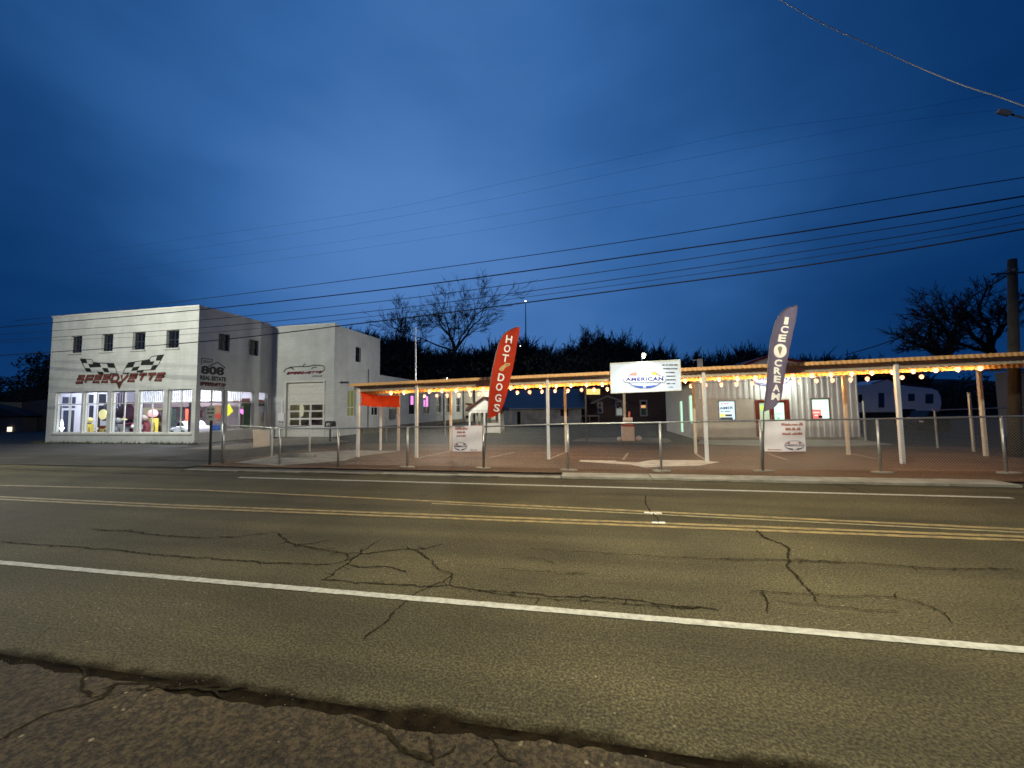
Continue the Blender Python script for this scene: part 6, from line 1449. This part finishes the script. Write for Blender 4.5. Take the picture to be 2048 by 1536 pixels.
# ---------------------------------------------------------------- overhead wires
A_, B_ = Vector((12, 10.0, 0)), Vector((-24, 14.0, 0)); nrm = Vector((-(B_ - A_).y, (B_ - A_).x, 0))
def onplane(px, py):
    d = ray(px, py); return Vector((0, 0, CZ)) + d * (nrm.dot(A_) / (nrm.x * d.x + nrm.y * d.y))
def spline(pts, n=10):
    out_ = []
    for i in range(len(pts) - 1):
        p0 = pts[max(i - 1, 0)]; p1 = pts[i]; p2 = pts[i + 1]; p3 = pts[min(i + 2, len(pts) - 1)]
        for k in range(n):
            t = k / n; out_.append(.5 * ((2 * p1) + (-p0 + p2) * t + (2 * p0 - 5 * p1 + 4 * p2 - p3) * t * t + (-p0 + 3 * p1 - 3 * p2 + p3) * t ** 3))
    return out_ + [pts[-1]]
W_ = [([(2048, 355), (1865, 383.5), (1583, 430), (1300, 475.6), (1030, 515), (760, 552), (501, 585.5), (315, 608.5), (148, 628)], .010, 'topmost of the six wires crossing to the white building'),
      ([(2048, 392.4), (1865, 422), (1583, 466.3), (1300, 506.7), (1030, 545), (760, 580), (397, 619.7), (111, 645)], .017, 'thick second wire from the top crossing to the white building'),
      ([(2048, 411), (1865, 443.3), (1583, 486.5), (1300, 529.7), (1030, 568), (760, 603), (397, 640.4), (104, 661.6)], .010, 'third wire from the top crossing to the white building'),
      ([(2048, 428.7), (1865, 462.3), (1583, 506.7), (1300, 549), (1030, 586), (760, 620.8), (397, 656), (104, 674.6)], .010, 'fourth wire from the top crossing to the white building'),
      ([(2048, 444), (1865, 476.4), (1583, 520.8), (1300, 561.2), (1030, 597), (760, 631), (397, 667), (104, 681)], .007, 'thin fifth wire from the top crossing to the white building'),
      ([(2048, 458), (1865, 490.5), (1583, 535), (1300, 572.5), (1030, 608), (760, 642), (397, 683.9), (104, 704)], .018, 'thick lowest wire crossing to the white building')]
M_cable = mat('black_cable', (.006, .008, .016), .9, spec=.1)
def wire(pts, r, label, group='wires strung along the road'):
    pts = spline(pts); a = pts[0] + (pts[0] - pts[1]) * 14; b = pts[-1] + (pts[-1] - pts[-2]) * 14
    mb = MB(); mb.tube([a] + pts + [b], r, 6); return make('overhead_wire', mb, M_cable, label=label, cat='wire', group=group, smooth=True)
for pts, r, lb_ in W_: wire([onplane(*p) for p in pts], r, lb_)
FW = [([(2048, 175), (1800, 222), (1500, 262), (1300, 304), (1000, 368), (760, 420), (420, 470)], 'upper'), ([(2048, 215), (1750, 250), (1300, 332), (1000, 395), (700, 450), (420, 492)], 'second'),
      ([(2048, 255), (1750, 300), (1300, 377), (1000, 430), (700, 480), (400, 520)], 'third'), ([(2048, 290), (1750, 340), (1300, 403), (1000, 455), (700, 500), (400, 540)], 'lowest')]
for pts, w in FW:
    P2 = []
    for p in pts: d = ray(*p); P2.append(Vector((0, 0, CZ)) + d * (16.5 / d.y))
    wire(P2, .0032, w + ' of the four faint thin wires high in the sky', 'faint wires high in the sky')
# bright wire at the upper right catching the street lamp
P2 = []
for i, p in enumerate([(1540, -12), (1640, 44), (1740, 90), (1850, 140), (1930, 172), (1995, 193), (2048, 212)]):
    d = ray(*p); P2.append(Vector((0, 0, CZ)) + d * (6.5 / d.y))
pts = spline(P2); mb = MB(); mb.tube([pts[0] + (pts[0] - pts[1]) * 6] + pts + [pts[-1] + (pts[-1] - pts[-2]) * 6], .0065, 12)
make('overhead_wire', mb, mat('bare_metal_cable', (.60, .58, .55), .30, metal=.95), label='single bright wire dropping across the upper right corner', cat='wire', smooth=True)
q = [Vector((0, 0, CZ)) + ray(*p) * (6.6 / ray(*p).y) for p in ((1996, 222), (2020, 228), (2048, 236))]
mb = MB(); mb.tube([q[0], q[1]], .035, 8); mb.tube([q[1], q[2], q[2] + (q[2] - q[1]) * 3], .012, 6); make('cable_splice', mb, M_cable, label='dark cable splice at the right edge below the bright wire', cat='cable splice')
# service drop to the utility pole
a = aty(2020, 548, up.y); b = Vector((0, 0, CZ)) + ray(1690, 710) * (30 / ray(1690, 710).y)
m_ = a.lerp(b, .5) + Vector((0, 0, -.45)); mb = MB(); mb.tube(spline([a, m_, b]), .025, 6); make('overhead_wire', mb, M_cable, label='slanting service wire from the utility pole down behind the canopy', cat='wire')
a = aty(2030, 545, up.y); mb = MB(); mb.tube([a, aty(2140, 540, up.y)], .02, 6); make('overhead_wire', mb, M_cable, label='short wire leaving the utility pole to the right edge', cat='wire')

# radio mast and far lights
t = empty('radio_mast', aty(1052, 700, 260), 'thin radio mast with a white light on the hill', 'radio mast'); b0 = aty(1052, 700, 260); b1 = aty(1051, 603, 260)
mb = MB(); mb.tube([b0, b1], [.5, .22], 4); make('mast', mb, mat('mast_grey', (.05, .06, .08), .8), t)
mb = MB(); mb.sphere(b1 + Vector((0, 0, .3)), .50, 8, 6); make('beacon', mb, emis('white_beacon', (.9, .95, 1), 6), t)
mb = MB(); c = aty(1040, 692, 85); mb.sphere(c, .16, 8, 6); make('far_lamp', mb, emis('white_beacon', (.9, .95, 1), 6), label='tiny white lamp among the dark trees right of the red flag', cat='lamp')

# ---------------------------------------------------------------- hills
def ridge(name, Y, pts, m, z0=-2, depth=60, j=1.0):
    P3 = [aty(a, b, Y) for a, b in pts]; mb = MB(); vs = []; n = 0
    L3_ = []
    for i in range(len(P3) - 1):
        for k in range(8):
            p = P3[i].lerp(P3[i + 1], k / 8); p.z += random.uniform(-j, j) * .3; L3_.append(p)
    L3_.append(P3[-1])
    for p in L3_: vs += [(p.x, Y - depth * .5, z0), (p.x, Y - depth * .2, (p.z - z0) * .55 + z0), (p.x, Y, p.z), (p.x * 1.2, Y + depth, p.z * .9)]
    mb.add(vs, [(4 * i + k, 4 * i + 4 + k, 4 * i + 5 + k, 4 * i + 1 + k) for i in range(len(L3_) - 1) for k in range(3)])
    return make(name, mb, m, kind='structure', local=True, smooth=True)
M_hill = mat('wooded_hillside', (.004, .005, .005), 1.0, var=.5, vscale=.3)
ridge('hill', 120, [(-900, 800), (-200, 790), (100, 780), (500, 710), (700, 702), (800, 716), (950, 714), (1060, 724), (1150, 718), (1250, 712), (1330, 724), (1420, 732), (1500, 726), (1580, 732), (1700, 740), (1900, 760), (2300, 770), (3500, 780)], M_hill, depth=90)

# ---------------------------------------------------------------- bare winter trees
M_bark = mat('dark_bark', (.010, .010, .011), .95, var=.4, vscale=6)
def grow(mb, p, d, L_, r, lvl, rr, spread=.55, up=.12, twig=0.012, nmin=2, bend=.18):
    """recursive limbs: each limb is a bent tapered tube, children leave along it"""
    n = 4 if lvl > 2 else 3; pts = [p]; q = p; dd = d.copy(); seg = L_ / n
    for i in range(n):
        dd = (dd + Vector((rr.gauss(0, bend), rr.gauss(0, bend), rr.gauss(0, bend * .7) + up * .5))).normalized(); q = q + dd * seg; pts.append(q)
    mb.tube(pts, [r * (1 - .5 * i / n) for i in range(n + 1)], 7 if lvl > 3 else (5 if lvl > 2 else 3), cap=False)
    if lvl <= 0: return
    k = rr.choice((2, 3, 3)) if lvl > 1 else rr.choice((3, 4))
    for j in range(k + 1):
        t = 1.0 if j == 0 else rr.uniform(.35, .95); i = min(int(t * n), n - 1); b = pts[i].lerp(pts[i + 1], t * n - i)
        base = (pts[i + 1] - pts[i]).normalized(); ax = Vector((rr.gauss(0, 1), rr.gauss(0, 1), rr.gauss(0, .5))); ax = (ax - base * ax.dot(base)).normalized()
        s = spread * (rr.uniform(.3, .7) if j == 0 else rr.uniform(.8, 1.3)); nd = (base * math.cos(s) + ax * math.sin(s)).normalized()
        grow(mb, b, nd, L_ * (rr.uniform(.68, .82) if j == 0 else rr.uniform(.5, .74)), max(twig, r * (.52 if j == 0 else .40)), lvl - 1, rr, spread, up, twig, bend=bend)
def tree(px, pyb, pyt, Y, label, seed, forks, lvl=5, r=.34, spread=.6, group=None, up=.14, z0=None, base_len=.22, twig=.02):
    b = aty(px, pyb, Y); H = aty(px, pyt, Y).z - b.z; rr = random.Random(seed)
    t = empty('bare_tree', (b.x, b.y, b.z), label, 'tree', group)
    mb = MB(); top = b + Vector((rr.uniform(-.2, .2), 0, H * base_len)); mb.tube([b, b.lerp(top, .5) + Vector((.08, 0, 0)), top], [r, r * .86, r * .78], 9); make('trunk', mb, M_bark, t, smooth=True)
    mb = MB()
    for (ax, az, f, rf) in forks:
        d = Vector((math.sin(R(ax)) * math.cos(R(az)), math.sin(R(az)) * math.sin(R(abs(ax)) + .3), math.cos(R(ax)))).normalized(); grow(mb, top - Vector((0, 0, .15)), d, H * f, r * rf, lvl, rr, spread, up, twig)
    make('crown', mb, M_bark, t, smooth=True); return t
tree(908, 735, 566, 62, 'big bare tree standing above the canopy roof, upright forked trunk and wide crown', 5, [(-6, 20, .29, .72), (30, -10, .34, .62), (-36, 10, .36, .56), (58, 5, .40, .46), (-64, -5, .42, .46), (14, 60, .28, .5)], 5, .40, .46, base_len=.20, twig=.022, up=.05)
tree(800, 735, 625, 70, 'leaning bare tree left of the big one above the canopy roof', 8, [(-30, 10, .40, .7), (16, -20, .34, .6), (-55, 0, .34, .5)], 5, .28, .5, twig=.03)
tree(1895, 740, 600, 27, 'spreading bare tree with long left limbs by the utility pole', 12, [(-66, 10, .40, .6), (-38, -10, .36, .7), (-8, 20, .34, .7), (30, 0, .30, .6), (60, 15, .28, .5)], 5, .30, .55, up=.05, twig=.014)
tree(1990, 740, 560, 30, 'tall bare tree right behind the utility pole', 21, [(-30, 10, .32, .7), (-4, -10, .34, .7), (26, 20, .30, .6), (-60, 0, .26, .5)], 5, .30, .55, up=.10, twig=.016)
# the wood on the hillside: far too many stems to count
def wood(name, stems, seed, m=M_bark):
    rr = random.Random(seed); protos = []
    for k in range(5):
        mb = MB(); H = 1.0; mb.tube([(0, 0, -.3), (0, 0, .25)], [.03, .024], 4, cap=False)
        for a in range(4):
            d = Vector((rr.uniform(-.8, .8), rr.uniform(-.8, .8), 1)).normalized(); grow(mb, Vector((0, 0, .05 + .08 * a)), d, .33, .020, 3, rr, .55, .16, .007)
        protos.append(mb)
    out_ = MB()
    for (p, h, w) in stems:
        pr = rr.choice(protos); a = rr.uniform(0, 6.28); c, s = math.cos(a), math.sin(a)
        out_.add([(p.x + (v[0] * c - v[1] * s) * h * w, p.y + (v[0] * s + v[1] * c) * h * w, p.z + v[2] * h) for v in pr.v], pr.f)
    return make(name, out_, m, kind='stuff', local=True)
sky_ = [(560, 700), (700, 652), (740, 656), (780, 668), (820, 668), (850, 686), (900, 694), (975, 690), (1030, 668), (1080, 690), (1140, 690), (1170, 668), (1210, 672), (1262, 676), (1300, 688), (1340, 700), (1400, 706), (1440, 700), (1500, 690), (1560, 712), (1620, 712), (1700, 708), (1760, 722), (1820, 730), (1900, 735), (2150, 735)]
stems = []; rr = random.Random(4)
for i in range(430):
    px = rr.uniform(600, 1820); Y = rr.uniform(66, 118); j = max(k for k in range(len(sky_) - 1) if sky_[k][0] <= px); t = (px - sky_[j][0]) / (sky_[j + 1][0] - sky_[j][0])
    top = sky_[j][1] + (sky_[j + 1][1] - sky_[j][1]) * t + abs(rr.gauss(0, 9)) + 2; h = rr.uniform(8, 13)
    pt_ = aty(px, top, Y); stems.append((Vector((pt_.x, Y, pt_.z - h)), h, rr.uniform(.8, 1.2)))
wood('woodland', stems, 9)
rr = random.Random(31); pts_ = [(1172, 668, 74), (1205, 671, 70), (1240, 678, 78), (1268, 676, 72), (1300, 684, 80), (1345, 696, 78), (1090, 684, 80), (1060, 672, 74), (715, 650, 72), (745, 656, 76), (1440, 694, 84), (1478, 688, 86), (1510, 692, 80), (1560, 706, 84), (1660, 702, 80), (1395, 702, 82), (1020, 668, 76)]
pro = []
for i in range(3):
    pro.append(tree(*[(pts_[i][0]), 742, pts_[i][1], pts_[i][2]], 'small bare tree standing on the crest of the wooded hill', 40 + i, [(-26, 10, .36, .6), (4, -20, .40, .7), (30, 10, .36, .6)], 4, .22, .5, group='small bare trees on the hill crest', twig=.03, base_len=.3))
for i, (px, py, Y) in enumerate(pts_[3:]):
    o = dup(pro[i % 3], rz=rr.uniform(0, 6.28)); b = aty(px, 742, Y); o.location = b; s = (aty(px, py, Y).z - b.z) / 9.5; o.scale = (s * rr.uniform(.9, 1.2), s, s)
# dense evergreen scrub under the bare crowns, along the foot of the hill
sc_ = MB(); rr = random.Random(6)
def leaf_clump(mb, c, r, n, rr, s=.35):
    for _ in range(n):
        d = Vector((rr.gauss(0, 1), rr.gauss(0, 1), rr.gauss(0, 1))).normalized() * r * rr.uniform(.3, 1) ** .5; p = c + d
        a = Vector((rr.gauss(0, 1), rr.gauss(0, 1), rr.gauss(0, 1))).normalized() * s * rr.uniform(.6, 1.5); b = a.cross(Vector((rr.gauss(0, 1), rr.gauss(0, 1), rr.gauss(0, 1)))).normalized() * s * rr.uniform(.4, .9)
        mb.add([p - a * .5, p + b * .5, p + a * .5, p - b * .5], [(0, 1, 2, 3)])
for i in range(420):
    px = rr.uniform(560, 2100); j = max([k for k in range(len(sky_) - 1) if sky_[k][0] <= px] or [0]); t = (px - sky_[j][0]) / (sky_[j + 1][0] - sky_[j][0])
    top = sky_[j][1] + (sky_[j + 1][1] - sky_[j][1]) * min(1, t); Y = rr.uniform(58, 82); py = top + rr.uniform(44, 110); leaf_clump(sc_, aty(px, min(py, 800), Y), rr.uniform(1.6, 3.2), 90, rr, .42)
make('scrub', sc_, mat('dark_foliage', (.018, .024, .016), .9, var=.4, vscale=.4), kind='stuff', local=True)
# trees left of the showroom
def bushy(px, pyb, pyt, Y, w, label, seed, n=26):
    rr = random.Random(seed); b = aty(px, pyb, Y); H = aty(px, pyt, Y).z - b.z; t = empty('dark_tree', (b.x, Y, b.z), label, 'tree', 'dark trees left of the showroom')
    mb = MB(); mb.tube([b, b + Vector((.1, 0, H * .5))], [.3, .15], 7); 
    for k in range(6): a = b + Vector((0, 0, H * .4)); mb.tube([a, a + Vector((rr.uniform(-w, w) * .6, rr.uniform(-1, 1), H * rr.uniform(.15, .45)))], [.1, .03], 5)
    make('trunk', mb, M_bark, t)
    mb = MB()
    for k in range(n):
        u = rr.uniform(0, 1); ww = w * (1 - u * .75); leaf_clump(mb, b + Vector((rr.uniform(-ww, ww), rr.uniform(-1.5, 1.5), H * (.25 + .72 * u))), rr.uniform(.7, 1.5), 110, rr, .30)
    make('crown', mb, mat('dark_foliage', (.018, .024, .016), .9), t)
bushy(84, 880, 716, 36, 2.6, 'tall dark tree against the left side of the showroom', 1, 40)
bushy(45, 880, 748, 40, 2.6, 'rounder dark tree left of the tallest one', 2)
bushy(8, 880, 762, 40, 3.0, 'low dark tree at the left edge of the picture', 3)
bushy(-45, 880, 770, 42, 3.5, 'dark tree just outside the left edge', 4)
